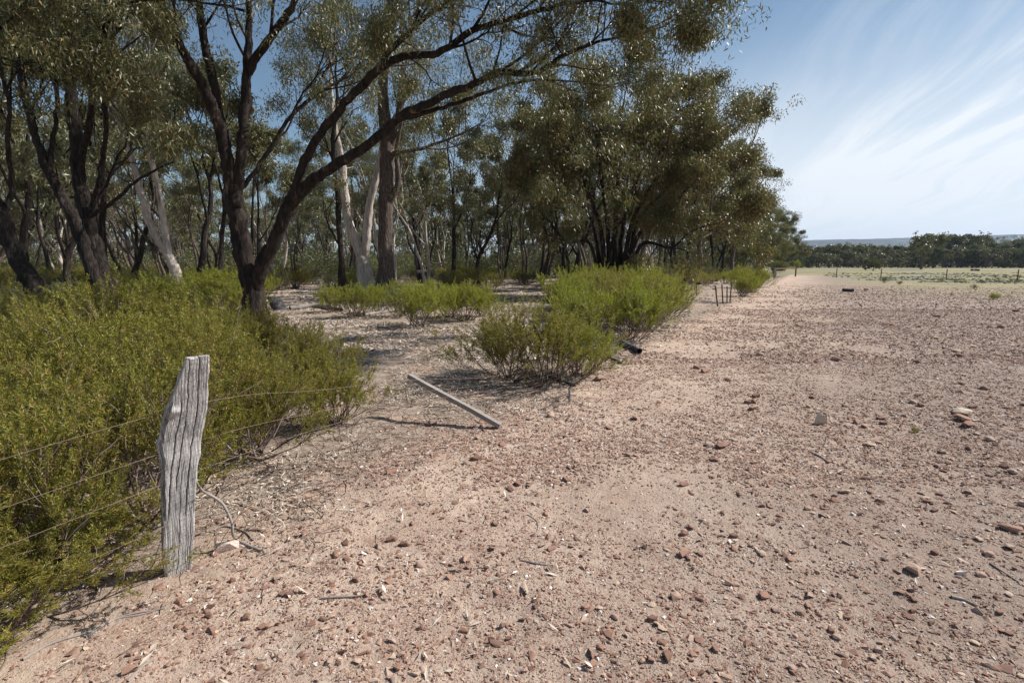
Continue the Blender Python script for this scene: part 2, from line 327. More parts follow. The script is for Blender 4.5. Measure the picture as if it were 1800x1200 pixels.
# ------------------------------------------------------------------ tree growth
def grow(sk, p, d, L, r, lvl, mx, rs, up=0.06, wander=0.12, kids=(3, 3, 4), ang=(0.35, 0.8), sides=6, ratio=0.62):
    k = max(4, int(L/0.3)); step = L/k; path = [np.array(p)]; d = np.array(d, float)
    for _ in range(k):
        d = unit(d + rs.normal(size=3)*wander + np.array([0, 0, up])); path.append(path[-1] + d*step)
    path = np.array(path); rad = np.linspace(r, r*0.55 if lvl < mx else r*0.25, k+1)
    sk['tubes'].append((path, rad, max(3, sides - lvl)))
    if lvl >= mx:
        sk['tips'].append((path[-1], d))
        if rs.rand() < .5: sk['tips'].append((path[max(1, k//2)], d))
        return
    nk = kids[min(lvl, len(kids)-1)]; az0 = rs.rand()*6.28
    for c in range(nk):
        t = 1.0 if c < 2 else 0.35 + 0.6*rs.rand()
        q = min(k, int(round(t*k))); dd = unit(path[q] - path[max(0, q-1)])
        ref = unit(np.cross(dd, [0.3, 0.5, 1.0])); ref2 = np.cross(dd, ref); az = az0 + c*2.4 + rs.normal()*0.3
        a = rs.uniform(*ang)*(0.7 if c < 2 else 1.15)
        nd = unit(dd*math.cos(a) + (ref*math.cos(az) + ref2*math.sin(az))*math.sin(a))
        grow(sk, path[q], nd, L*ratio*rs.uniform(0.8, 1.25), rad[q]*(0.75 if c < 2 else 0.55), lvl+1, mx, rs, up, wander, kids, ang, sides, ratio)
def crown_pts(tips, n_, rs, sig=0.3, flat=0.6, down=0.12, sep=1.2):
    T = np.array([t[0] for t in tips]); NT = len(T); cen = []
    for q in rs.permutation(NT):                 # centres of the separate foliage clumps
        if all(((T[q] - c)**2).sum() > sep*sep for c in cen): cen.append(T[q])
    cen = np.array(cen); rc = .40*sep*(.6 + .9*rs.rand(len(cen)))
    d2 = ((T[:, None, :] - cen[None])**2).sum(-1)/rc[None]**2
    wgt = np.exp(-d2.min(1)) + .045; idx = rs.choice(NT, n_, p=wgt/wgt.sum())
    o = unit(rs.normal(size=(n_, 3)))*(rs.rand(n_)**0.45)[:, None]*sig*np.array([1, 1, flat])
    o[:, 2] -= down*np.abs(rs.normal(size=n_))
    return T[idx] + o + [0, 0, sig*0.25]
def make_tree(name, sk, nleaf, rs, barkm, leafm, LL=0.13, LW=0.03, sig=0.3, flat=0.6, bump=0.12, label='', cat='tree', droop=0.8, sep=1.2):
    root = thing(name, label=label, cat=cat)
    mb = MB()
    for k, (pa, ra, sd_) in enumerate(sk['tubes']): tube(mb, pa, ra, sd_, 0.5, bump if ra[0] > 0.04 else 0, k)
    link('trunk', mb.mesh(name + '_trunk', barkm), root)
    lb = MB(); leaves(lb, crown_pts(sk['tips'], nleaf, rs, sig, flat, sep=sep), LL, LW, rs, droop, spread=0.55)
    link('crown', lb.mesh(name + '_crown', leafm, False), root)
    return root

# six woodland kinds
protos = {}
def forest_proto(key, seed, base, barkm, leafm, nleaf=22000, sig=0.33, LL=0.15, LW=0.036, flat=0.6, **kw):
    rs = np.random.RandomState(seed); sk = dict(tubes=[], tips=[])
    for (p, d, L, r) in base: grow(sk, p, unit(np.array(d, float)), L, r, 0, kw.get('mx', 3), rs, kw.get('up', .07), kw.get('wander', .1), kw.get('kids', (3, 4, 4)), kw.get('ang', (.3, .75)), 8, kw.get('ratio', .62))
    protos[key] = make_tree('eucalyptus_tree', sk, nleaf, rs, M[barkm], M[leafm], LL, LW, sig, flat, label='woodland eucalyptus', cat='tree', sep=kw.get('sep', 1.35))
    zmax = max(t[0][2] for t in sk['tips']); protos[key]['_h'] = zmax
    return protos[key]
forest_proto('slender', 1, [((0, 0, -.1), (0.05, 0, 1), 3.6, 0.105)], 'bark_dark', 'euc', 8500, kids=(3, 4, 4), ang=(.25, .6), ratio=.56)
forest_proto('forked', 2, [((0, 0, -.1), (.3, .1, 1), 4.3, 0.125), ((0.05, 0, -.1), (-.3, -.1, 1), 4.0, 0.105)], 'bark_pale', 'euc_grey', 10500, kids=(3, 3, 4), ang=(.3, .7))
forest_proto('multi', 3, [((0, 0, -.1), (.45, .2, 1), 3.6, 0.12), ((0.1, 0, -.1), (-.45, 0, 1), 3.6, 0.12), ((0, .1, -.1), (0, -.4, 1), 3.8, 0.11), ((0, .1, -.1), (.1, .45, 1), 3.4, 0.10)], 'bark_dark', 'euc_bronze', 17000, kids=(2, 4, 4), ang=(.25, .65))
forest_proto('broad', 4, [((0, 0, -.1), (0.1, 0.1, 1), 3.4, 0.2)], 'bark_brown', 'euc', 19000, kids=(4, 4, 5), ang=(.45, .95), ratio=.7, up=.04)
forest_proto('crooked', 5, [((0, 0, -.1), (0.3, -.2, 1), 3.4, 0.11)], 'bark_smooth', 'euc_grey', 9500, kids=(3, 4, 4), ang=(.4, .9), wander=.17, ratio=.66)
forest_proto('sparse', 6, [((0, 0, -.1), (-.08, 0, 1), 5.6, 0.10), ((0, 0, -.1), (.2, .2, 1), 5.0, 0.07)], 'bark_brown', 'euc_grey', 7500, kids=(3, 3, 4), ang=(.25, .6), ratio=.5)
forest_proto('bushy', 7, [((0, 0, -.1), (.5, .1, 1), 1.8, 0.12), ((0, 0, -.1), (-.5, .3, 1), 1.9, 0.12), ((0, 0, -.1), (0, -.5, 1), 2.2, 0.12)], 'bark_brown', 'euc_far', 65000, kids=(4, 4, 4), ang=(.45, .95), ratio=.78, up=.05, sig=.42)
forest_proto('edge_multi', 31, [((0, 0, -.1), (.45, .2, 1), 4.8, 0.12), ((0.1, 0, -.1), (-.4, 0, 1), 4.6, 0.12), ((0, .1, -.1), (0, -.3, 1), 5.0, 0.11)], 'bark_dark', 'euc_bronze', 40000, kids=(3, 4, 4), ang=(.3, .75), sep=1.9, sig=.5, LL=.17, LW=.045, ratio=.54)
forest_proto('edge_round', 34, [((0, 0, -.1), (0.1, 0.1, 1), 4.4, 0.2)], 'bark_brown', 'euc_bronze', 46000, kids=(5, 4, 5), ang=(.35, .85), ratio=.62, up=.06, sep=2.0, sig=.55, LL=.17, LW=.05)
forest_proto('far_round', 8, [((0, 0, -.1), (.2, .1, 1), 2.6, 0.16), ((0, 0, -.1), (-.3, .1, 1), 2.4, 0.14)], 'bark_brown', 'euc', 2600, kids=(3, 3, 3), ang=(.4, .9), ratio=.72, up=.05, sig=.6, LL=.32, LW=.15, sep=.8, mx=2)
forest_proto('far_bushy', 9, [((0, 0, -.1), (.5, .1, 1), 1.5, 0.12), ((0, 0, -.1), (-.5, .3, 1), 1.6, 0.12), ((0, 0, -.1), (0, -.5, 1), 2.0, 0.12)], 'bark_brown', 'euc_far', 7000, kids=(3, 3, 3), ang=(.45, .95), ratio=.8, up=.05, sig=.6, LL=.32, LW=.15, sep=.8, mx=2)
protokeys = list(protos)
for k in protokeys: protos[k]['_used'] = 0
def place_tree(key, x, y, h=None, rz=None, label=None, group=None, rs=None, sc=None, tilt=(0, 0)):
    pr = protos[key]; s = sc if sc else h/pr['_h']; rz = rs.rand()*6.28 if rz is None else rz
    loc = (x, y, float(H(x, y)) - 0.03)
    if not pr['_used']:
        pr['_used'] = 1; pr.location = loc; pr.rotation_euler = (tilt[0], tilt[1], rz); pr.scale = (s,)*3; pr['label'] = label
        if group: pr['group'] = group
        return pr
    return copy_tree(pr, loc, rz, s, label, group, tilt)

# ------------------------------------------------------------------ traced foreground trees
def traced(name, limbs, barkm, leafm, nleaf, label, seed, LL=0.105, LW=0.022, sig=0.24, grow_from=0.35, nside=7, brL=(0.9, 1.8), up=0.05, mx=2, flare=1.0, gl=None, kids=(4, 5), sep=1.0):
    rs = np.random.RandomState(seed); sk = dict(tubes=[], tips=[])
    base = None
    for li, lim in enumerate(limbs):
        pts = np.array([P(a, b_, c) for a, b_, c, _ in lim['p']]); rad = np.array([q[3] for q in lim['p']])*.84
        if lim.get('root'):
            g0 = pts[0].copy(); g0[2] = float(H(g0[0], g0[1])) - 0.08
            pts[0] = g0; rad[0] *= 1.25; base = g0 if base is None else base
        m_ = 7; path = catmull(pts, m_); rr = np.interp(np.linspace(0, len(pts)-1, len(path)), np.arange(len(pts)), rad)
        path[1:-1] += rs.normal(size=(len(path)-2, 3))*0.012*np.minimum(1, rr[1:-1, None]/0.05)
        sk['tubes'].append((path, rr, 12 if rad.max() > .08 else 8))
        f0 = lim.get('from', grow_from); ns = lim.get('n', nside)
        for s in range(ns):
            t = f0 + (1-f0)*(s + rs.rand())/ns; q = min(len(path)-2, int(t*(len(path)-1)))
            dd = unit(path[q+1] - path[q]); side = unit(rs.normal(size=3) + np.array(lim.get('bias', (0, 0, 0.6))))
            nd = unit(dd*0.7 + side*0.9); L = rs.uniform(*lim.get('L', brL))
            grow(sk, path[q], nd, L, min(rr[q]*0.6, 0.012 + L*0.016), 0, mx, rs, up, 0.14, kids, (.35, .9), 6, .6)
        if lim.get('end', True):
            dd = unit(path[-1] - path[-2])
            for s in range(2): grow(sk, path[-1], unit(dd + rs.normal(size=3)*.35), rs.uniform(*lim.get('L', brL)), rr[-1]*.8, 0, mx, rs, up, .14, kids, (.35, .9), 6, .6)
    for _ in range(9):                           # dead snapped stubs
        pa, ra, s_ = sk['tubes'][0] if rs.rand() < .3 else sk['tubes'][rs.randint(0, len(sk['tubes']))]
        if ra.max() < .07: continue
        q = rs.randint(len(pa)//3, len(pa) - 1); d3 = unit(rs.normal(size=3) + [0, 0, .3]); L = rs.uniform(.15, .5)
        sk['tubes'].append((np.array([pa[q], pa[q] + d3*(ra[q] + L*.5), pa[q] + d3*(ra[q] + L) + [0, 0, .04]]), np.array([.3, .22, .12])*ra[q]*.8, 6))
    base = np.array(base)
    for k, (pa, ra, s_) in enumerate(sk['tubes']): sk['tubes'][k] = (pa - base, ra, s_)
    sk['tips'] = [(t - base, d) for t, d in sk['tips']]
    r = make_tree(name, sk, nleaf, rs, M[barkm], M[leafm], LL, LW, sig, 0.75, 0.16, label=label, sep=sep)
    r.location = base; return r
# A: the big forked tree whose limbs sweep right over the clearing
traced('eucalyptus_tree', [
  dict(root=1, n=0, end=False, p=[(452, 562, 13, .36), (445, 520, 13, .30), (434, 470, 13, .28), (424, 415, 13, .25), (415, 370, 13, .24), (408, 325, 13, .23)]),
  dict(n=6, bias=(-.3, 0, .6), p=[(408, 330, 13, .19), (396, 265, 12.9, .17), (378, 200, 12.7, .15), (355, 150, 12.4, .13), (325, 95, 12, .12), (298, 40, 11.8, .11), (275, -20, 11.5, .10), (240, -110, 11, .07)], **{'from': .5}),
  dict(n=6, p=[(396, 262, 12.9, .13), (384, 190, 13, .12), (368, 110, 13.1, .11), (354, 40, 13.2, .10), (346, -60, 13.3, .08), (340, -160, 13.5, .05)], **{'from': .5}),
  dict(n=6, p=[(414, 350, 13, .17), (424, 270, 13, .15), (430, 200, 13.1, .14), (434, 130, 13.2, .125), (437, 50, 13.4, .09), (440, -50, 13.6, .07), (450, -160, 13.8, .05)], **{'from': .55}),
  dict(n=7, p=[(436, 128, 13.2, .12), (462, 85, 13.1, .11), (492, 45, 13, .10), (525, -10, 12.8, .08), (570, -90, 12.5, .06)], **{'from': .35}),
  dict(n=8, p=[(428, 330, 13.1, .07), (470, 270, 13.4, .065), (512, 205, 13.8, .055), (560, 165, 14.2, .045), (620, 130, 14.6, .035)]),
  dict(n=0, end=False, p=[(448, 505, 13, .22), (462, 465, 12.9, .20), (490, 405, 12.8, .19), (512, 355, 12.7, .18), (548, 318, 12.5, .165)]),
  dict(n=11, L=(.8, 1.5), bias=(0, -.1, .8), p=[(548, 318, 12.5, .15), (600, 284, 12.3, .13), (650, 252, 12.0, .12), (700, 208, 11.7, .11), (760, 178, 11.4, .10), (830, 148, 11.0, .085), (880, 128, 10.8, .075), (940, 128, 10.6, .06), (990, 98, 10.4, .045), (1060, 72, 10.1, .03), (1130, 58, 9.9, .02)], **{'from': .5}),
  dict(n=8, L=(.7, 1.4), bias=(0, 0, .2), p=[(700, 212, 11.7, .07), (780, 188, 11.6, .055), (850, 165, 11.4, .04), (920, 143, 11.2, .03), (1000, 143, 11.0, .018), (1060, 150, 10.9, .01)], **{'from': .55}),
  dict(n=14, L=(.7, 1.4), bias=(0, 0, .7), p=[(512, 350, 12.7, .13), (530, 300, 12.5, .12), (560, 240, 12.2, .11), (600, 190, 11.9, .10), (645, 142, 11.6, .10), (700, 102, 11.3, .085), (770, 92, 11.0, .075), (840, 50, 10.6, .065), (910, 30, 10.3, .05), (990, 8, 10.0, .04), (1060, -2, 9.8, .03), (1120, -15, 9.6, .02)], **{'from': .4}),
  dict(n=8, L=(.9, 1.8), p=[(648, 140, 11.6, .07), (690, 85, 11.4, .065), (740, 38, 11.1, .055), (800, -10, 10.8, .045), (880, -80, 10.4, .03)]),
  dict(n=6, L=(.35, .7), bias=(.2, 0, 0), p=[(1040, 0, 9.9, .025), (1090, 8, 9.7, .02), (1140, 2, 9.5, .015), (1175, 5, 9.4, .01)], **{'from': .3}),
], 'bark_smooth', 'euc', 92000, 'big eucalyptus forked near its base, its long bare limbs sweeping right across the sky', 11)
# C: twin-stemmed dark trees on the left
traced('eucalyptus_tree', [
  dict(root=1, n=0, end=False, p=[(205, 575, 11.5, .24), (190, 510, 11.5, .19), (170, 440, 11.5, .18), (152, 375, 11.5, .16), (140, 320, 11.5, .15), (132, 230, 11.6, .14), (122, 150, 11.7, .12), (115, 70, 11.8, .11), (118, -10, 11.9, .10)]),
  dict(n=9, p=[(118, -5, 11.9, .09), (100, -80, 12, .07), (60, -160, 12, .05)], **{'from': .1}),
  dict(n=7, p=[(138, 300, 11.5, .08), (160, 200, 11.3, .07), (170, 120, 11.0, .06), (190, 40, 10.6, .05), (230, -40, 10.2, .04)], **{'from': .5}),
  dict(n=6, L=(.6, 1.2), bias=(0, -.3, .1), p=[(155, 395, 11.5, .07), (175, 310, 11.3, .06), (186, 240, 11.1, .055), (182, 150, 10.8, .045), (200, 110, 10.6, .035)], **{'from': .6}),
  dict(n=1, end=False, L=(.4, .6), bias=(0, 0, 0), p=[(160, 380, 11.4, .05), (205, 350, 11.2, .045), (235, 322, 11, .035), (275, 298, 10.9, .025), (305, 285, 10.8, .018)], **{'from': .8}),
], 'bark_dark', 'euc', 34000, 'dark upright eucalyptus with thin crooked side limbs left of the big forked tree', 12, sig=.26)
traced('eucalyptus_tree', [
  dict(root=1, n=0, end=False, p=[(210, 590, 10.6, .2), (180, 530, 10.6, .15), (160, 470, 10.6, .145), (140, 410, 10.6, .13), (118, 362, 10.6, .12), (90, 310, 10.6, .10), (66, 250, 10.6, .08), (50, 190, 10.6, .075), (38, 130, 10.6, .07), (28, 60, 10.5, .06), (10, -20, 10.4, .05)]),
  dict(n=8, p=[(10, -20, 10.4, .05), (-20, -90, 10.2, .04)], **{'from': .0}),
  dict(n=6, L=(.6, 1.2), p=[(85, 300, 10.6, .06), (95, 240, 10.7, .05), (100, 170, 10.8, .045), (90, 90, 10.9, .04), (70, 10, 11, .03)], **{'from': .55}),
], 'bark_dark', 'euc', 17000, 'slim dark eucalyptus bending left with a low side fork, close beside an upright one', 13)
traced('eucalyptus_tree', [
  dict(root=1, n=0, end=False, p=[(95, 560, 9.5, .26), (62, 510, 9.5, .18), (30, 450, 9.5, .17), (8, 390, 9.5, .15), (-10, 350, 9.5, .14), (-40, 290, 9.5, .13), (-70, 200, 9.5, .11), (-90, 60, 9.5, .09)]),
  dict(n=7, L=(.6, 1.2), bias=(.3, 0, .3), p=[(8, 380, 9.5, .06), (22, 320, 9.5, .05), (14, 270, 9.4, .045), (16, 190, 9.4, .04), (5, 130, 9.3, .035), (-10, 60, 9.2, .03)], **{'from': .6}),
  dict(n=12, L=(1, 2), bias=(.5, 0, .4), p=[(-90, 60, 9.5, .09), (-95, -40, 9.5, .07), (-60, -140, 9.3, .05)], **{'from': 0}),
], 'bark_dark', 'euc', 20000, 'leaning grey-black eucalyptus trunk at the far left edge of the picture', 14)
# D: straight trunk, W: white forked trunk, thin brown one
traced('eucalyptus_tree', [
  dict(root=1, n=0, end=False, p=[(678, 520, 23, .55), (679, 480, 23, .42), (677, 400, 23, .37), (681, 300, 23, .36), (680, 245, 23, .34), (672, 150, 23, .25), (676, 60, 23, .2), (690, -20, 23, .15)]),
  dict(n=10, L=(1.5, 2.6), p=[(676, 90, 23, .15), (700, 0, 23, .12), (720, -100, 23, .08)], **{'from': 0}),
  dict(n=8, L=(1, 2), p=[(684, 260, 23, .22), (700, 220, 23, .2), (705, 160, 23, .15), (715, 90, 23, .1), (740, 0, 23, .06)], **{'from': .3}),
  dict(n=9, L=(1, 2), bias=(0, 0, .3), p=[(690, 270, 22.8, .12), (740, 262, 22.5, .08), (800, 240, 22, .05), (840, 220, 22, .03)], **{'from': .3}),
  dict(n=3, end=False, L=(1, 1.6), p=[(684, 360, 23, .17), (700, 320, 22.9, .14), (697, 270, 22.8, .10), (706, 210, 22.7, .08)], **{'from': .6}),
], 'bark_brown', 'euc', 30000, 'tall thick straight brown eucalyptus trunk standing in the middle of the clearing', 15, LL=.14, LW=.032, sig=.36)
traced('eucalyptus_tree', [
  dict(root=1, n=0, end=False, p=[(646, 512, 24, .42), (640, 470, 24, .38), (634, 445, 24, .3), (616, 400, 24, .24), (606, 340, 24, .22), (600, 280, 24, .18)]),
  dict(n=9, L=(1, 2), p=[(600, 280, 24, .17), (585, 200, 24, .12), (580, 110, 24, .07)], **{'from': .2}),
  dict(n=0, end=False, p=[(638, 462, 24, .25), (644, 420, 24, .22), (650, 360, 24, .20), (664, 300, 24, .17), (676, 240, 24, .14)]),
  dict(n=0, end=False, p=[(612, 400, 23.9, .1), (619, 375, 23.8, .09), (616, 348, 23.8, .03)]),
], 'bark_pale', 'euc_grey', 12000, 'white-barked eucalyptus splitting into two pale stems beside the thick straight trunk', 16, LL=.14, LW=.032, sig=.36)
traced('eucalyptus_tree', [
  dict(root=1, n=8, L=(1, 2), p=[(602, 518, 21, .2), (601, 470, 21, .15), (596, 400, 21, .13), (594, 340, 21, .12), (585, 270, 21, .1), (592, 180, 21, .07), (590, 120, 21, .05)], **{'from': .6}),
  dict(n=2, L=(.6, 1.2), p=[(596, 430, 21, .05), (582, 405, 21, .04), (570, 375, 21, .03)], **{'from': .6}),
], 'bark_smooth', 'euc', 8000, 'thin red-brown eucalyptus stem just left of the white forked one', 17, LL=.14, LW=.03, sig=.33)
traced('eucalyptus_tree', [
  dict(root=1, n=0, end=False, p=[(318, 505, 20, .28), (305, 470, 20, .22), (290, 440, 20, .18), (268, 400, 20, .16), (250, 350, 20, .15), (240, 310, 20, .13), (228, 270, 20, .1)]),
  dict(n=9, L=(1, 2), p=[(228, 270, 20, .1), (205, 200, 20, .07), (200, 120, 20, .05)], **{'from': .2}),
  dict(n=8, L=(1, 2), p=[(296, 455, 20, .16), (288, 390, 20, .13), (278, 330, 20, .12), (262, 260, 20, .09), (258, 180, 20, .07), (262, 100, 20, .04)], **{'from': .6}),
], 'bark_pale', 'euc_grey', 20000, 'pale pinkish eucalyptus leaning left with two curved stems rising behind the thicket', 18, LL=.14, LW=.032, sig=.34)
# the huge multi-stemmed tree right of centre
ms = []
for (bx, tx, ty, dy, r, mid) in [(1060, 930, 205, 1.5, .13, (1010, 330)), (1066, 985, 150, -.8, .15, (1030, 320)), (1072, 1040, 120, .8, .15, (1055, 300)), (1080, 1100, 105, 0, .16, (1085, 300)),
                                 (1086, 1150, 110, 1.2, .14, (1120, 290)), (1090, 1215, 135, -1, .15, (1160, 290)), (1092, 1270, 150, .4, .16, (1185, 300)), (1096, 1270, 240, -1.5, .13, (1180, 360)),
                                 (1100, 1290, 330, -2, .13, (1190, 410)), (1058, 905, 290, -.5, .11, (985, 400)), (1064, 1150, 210, -2, .10, (1110, 350))]:
    tx = 1090 + (tx-1090)*.86; ty += 62; mid = (1090 + (mid[0]-1090)*.9, mid[1] + 25)
    ms.append(dict(root=1, n=9, L=(.75, 1.45), bias=(0, 0, .5), p=[(bx, 515, 25, r), ((bx*2+mid[0])/3, (430*2+mid[1])/3, 25+dy*.3, r*.8), (mid[0], mid[1], 25+dy*.7, r*.6), ((mid[0]+tx)/2 - 4, (mid[1]+ty)/2 - 8, 25+dy, r*.4), (tx, ty, 25+dy*1.2, r*.2)], **{'from': .42}))
traced('eucalyptus_tree', ms, 'bark_smooth', 'euc_bronze', 155000, 'huge many-stemmed eucalyptus with a dense bronze-green crown right of centre', 19, LL=.15, LW=.042, sig=.46, sep=2.0)

# ------------------------------------------------------------------ placed + scattered woodland
rsf = np.random.RandomState(77)
GR = 'eucalypts of the woodland behind the clearing'
def edge_tree(key, px, d, h, label, group=None, rz=None):
    x = (px-900)/FPX*d/ cp; place_tree(key, x, d, h, rz, label, group, rsf)
for k, px, d, h, lab in [('edge_multi', 1190, 33, 12.0, 'dense bronze-green eucalyptus on the woodland edge just right of the huge one'),
                    ('edge_round', 1222, 38, 13.2, 'tall dark rounded eucalyptus of the woodland edge behind the sunlit green shrub by the fence'),
                    ('edge_multi', 1252, 44, 12.6, 'bushy eucalyptus with drooping foliage near the old leaning fence stakes'),
                    ('edge_round', 1278, 52, 13.4, 'tall dark eucalyptus on the woodland edge with foliage leaning out to the sky'),
                    ('bushy', 1312, 60, 7.5, 'low spreading eucalyptus on the woodland edge close to the rusty rail'),
                    ('edge_multi', 1325, 74, 11.5, 'eucalyptus of the woodland edge beyond the rusty rail'),
                    ('bushy', 1352, 84, 8, 'low round eucalyptus where the woodland edge meets the far field'),
                    ('edge_round', 1358, 100, 11, 'last tall eucalyptus at the far end of the woodland edge')]:
    edge_tree(k, px, d, h, lab)
cells = []
kinds = dict(slender='slender dark-stemmed', forked='pale forked', multi='many-stemmed bronze-green', broad='broad-crowned brown', crooked='crooked two-tone', sparse='tall thin sparse')
occ = [(-6.5, 13), (-8, 11.5), (-8.5, 10), (-9, 9.5), (-5.6, 23), (-6.8, 24), (-13, 20), (5, 25)]
cnt = 0; tries = 0
while cnt < 188 and tries < 20000:
    tries += 1
    d = 15 + 75*rsf.rand()**1.05; px = rsf.uniform(-250, 1370); x = (px-900)/FPX*d
    s = sdist(x, d)
    if s > -5.0 - (d > 24)*1.5: continue
    if d < 30 and 520 < px < 1000: continue
    if d < 19 and px > 350: continue
    md = 1.9 if d < 40 else 2.4
    if any((x-a)**2 + (d-b_)**2 < md*md for a, b_ in occ): continue
    occ.append((x, d)); cnt += 1
    key = rsf.choice(['slender', 'slender', 'slender', 'sparse', 'sparse', 'sparse', 'forked', 'crooked', 'crooked' if d < 40 else 'broad', 'slender'])
    zone = 'at the left side of the picture' if px < 180 else 'behind the big forked tree' if px < 560 else 'behind the white forked trunk' if px < 760 else 'at the back of the clearing' if px < 980 else 'behind the huge many-stemmed tree'
    dep = 'nearer' if d < 38 else 'distant'
    place_tree(key, x, d, rsf.uniform(8.5, 12.5), None, f'{dep} {kinds[key]} eucalyptus {zone}', GR + ', ' + zone, rsf, tilt=(rsf.normal()*.07, rsf.normal()*.07))
# far belt across the paddock
GB = 'eucalypts of the belt at the far side of the paddock'
for k in range(90):
    px = 1385 + 470*(k/90) + rsf.uniform(-6, 6); row = k % 2; d = [165, 188][row]*rsf.uniform(.95, 1.05)
    x = (px-900)/FPX*d/cp
    h = (rsf.uniform(4.2, 8.6) if px < 1600 else rsf.uniform(5.5, 11.8))*d/180
    if row == 0: h *= .74
    place_tree(rsf.choice(['far_round', 'far_bushy', 'far_round']), x, d, h, None, 'grey-green eucalyptus in the far tree belt ' + ('near the white roof' if px < 1500 else 'behind the round paddock bush and lone tree' if px < 1650 else 'at the right side of the picture'), GB, rsf)
def far_mass(name, spots, leafm, label, cat, rs, trunks=True, LLs=.45, nper=1500, low=.08):
    mb = MB(); nt_ = 0; cs = []
    for (x, y, h, w) in spots:
        z = float(H(x, y))
        if trunks:
            tube(mb, [(x, y, z - .1), (x + rs.normal()*.2, y, z + h*.3), (x + rs.normal()*.6, y, z + h*.75)], [.02*h + .05, .015*h + .03, .02], 5); nt_ += 10
        K = 16; c = np.stack([x + rs.normal(size=K)*w*.33, y + rs.normal(size=K)*w*.33, z + h*(low + (1-low)*rs.rand(K)**.8)], -1)
        idx = rs.randint(0, K, nper); o = unit(rs.normal(size=(nper, 3)))*(rs.rand(nper)**.45)[:, None]*w*.21*np.array([1, 1, .65]); cs.append(c[idx] + o - [0, 0, h*.06])
    leaves(mb, np.concatenate(cs), LLs, LLs*.4, rs, .5, spread=.8)
    me = mb.mesh(name, [leafm, M['bark_brown']], False); mi = np.zeros(len(me.polygons), np.int32); mi[:nt_] = 1; me.polygons.foreach_set('material_index', mi)
    return tag(link(name, me), label, cat, kind='stuff')
rm = np.random.RandomState(41)
far_mass('far_wood', [((px-900)/FPX*d/cp, d, h*d/200, 5*d/180) for px, d, h in [(1375 + 500*q + rm.uniform(-5, 5), rm.uniform(200, 260), (rm.uniform(4.5, 9) if q < .45 else rm.uniform(6.5, 12.5))) for q in np.linspace(0, 1, 110)]], M['euc_far'], 'far grey-green wood closing the paddock behind the tree belt', 'wood', rm)
far_mass('deep_wood', [((px-900)/FPX*d, d, rm.uniform(8, 12), 4.5) for px, d in [(rm.uniform(-60, 1330), rm.uniform(75, 170)) for q in range(260)] if sdist((px-900)/FPX*d, d) < -8], M['euc_grey'], 'hazy depth of the eucalypt woodland seen between the nearer trunks', 'wood', rm, nper=800, low=.16)
far_mass('deep_scrub', [((px-900)/FPX*d, d, rm.uniform(1.4, 3.4), rm.uniform(3, 5)) for px, d in [(rm.uniform(-60, 1330), rm.uniform(50, 110)) for q in range(420)] if sdist((px-900)/FPX*d, d) < -5], M['shrub_dull'], 'olive scrub filling the ground deep between the woodland trunks', 'scrub', rm, False, .22, 700, 0.0)
place_tree('far_round', *(P(1620, 470, 128)[:2]), 8.9, 1.0, 'lone dark round-topped tree standing in the paddock before the belt', None, rsf)

# ------------------------------------------------------------------ shrubs
def make_shrub(seed, leafm, nst=22, spread=1.15, L=0.62, nl=64, up=.12, LL=.020, LW=.0049, label='', tw=9):
    rs = np.random.RandomState(seed); root = thing('shrub', label=label, cat='shrub')
    st = MB(); lc = []; ld = []
    for s in range(nst):
        az = rs.rand()*6.28; el = math.pi/2 - spread*math.sqrt(rs.rand())*1.05
        d = np.array([math.cos(az)*math.cos(el), math.sin(az)*math.cos(el), math.sin(el)]); p = np.array([rs.normal()*.06, rs.normal()*.06, -.02])
        Ls = L*rs.uniform(.75, 1.2); k = 7; path = [p]
        for _ in range(k): d = unit(d + rs.normal(size=3)*.13 + [0, 0, up]); path.append(path[-1] + d*Ls/k)
        path = np.array(path); tube(st, path, np.linspace(.008, .003, k+1), 4, rs.rand())
        for t in range(tw):
            q = rs.randint(3, k+1); dd = unit(unit(path[q] - path[q-1]) + rs.normal(size=3)*.5 + [0, 0, .25]); Lt = .26*rs.uniform(.6, 1.2)*L/.62
            tp = [path[q]]
            for _ in range(4): dd = unit(dd + rs.normal(size=3)*.12 + [0, 0, .12]); tp.append(tp[-1] + dd*Lt/4)
            tp = np.array(tp); tube(st, tp, np.linspace(.003, .0015, 5), 3, rs.rand())
            for u in range(3):
                q2 = rs.randint(2, 5); d3 = unit(dd + rs.normal(size=3)*.4 + [0, 0, .2]); Lu = .13*rs.uniform(.6, 1.3)*L/.62
                tt = rs.rand(nl)[:, None]
                lc.append(tp[q2] + d3*tt*Lu + rs.normal(size=(nl, 3))*.005); ld.append(np.tile(d3, (nl, 1)))
    link('stems', st.mesh('shrub_stems', M['twig']), root)
    lc = np.concatenate(lc); ld = np.concatenate(ld); ok = rs.rand(len(lc)) < np.clip((lc[:, 2] - .05)/.3, 0.08, 1)
    lb = MB(); leaves(lb, lc[ok], LL, LW, rs, dirs=ld[ok]*.9, spread=.55)
    link('foliage', lb.mesh('shrub_foliage', leafm, False), root)
    root['_used'] = 0; return root
SH = {'a': make_shrub(21, M['shrub']), 'b': make_shrub(22, M['shrub'], nst=26, spread=1.3, L=.58), 'c': make_shrub(23, M['shrub'], nst=18, spread=1.0, L=.68),
      'g': make_shrub(24, M['shrub_bright'], nst=30, spread=1.25, L=.6, nl=62), 'h': make_shrub(25, M['shrub_bright'], nst=24, spread=1.05, L=.6),
      'd': make_shrub(26, M['shrub_dull'], nst=24, spread=1.3, nl=40)}
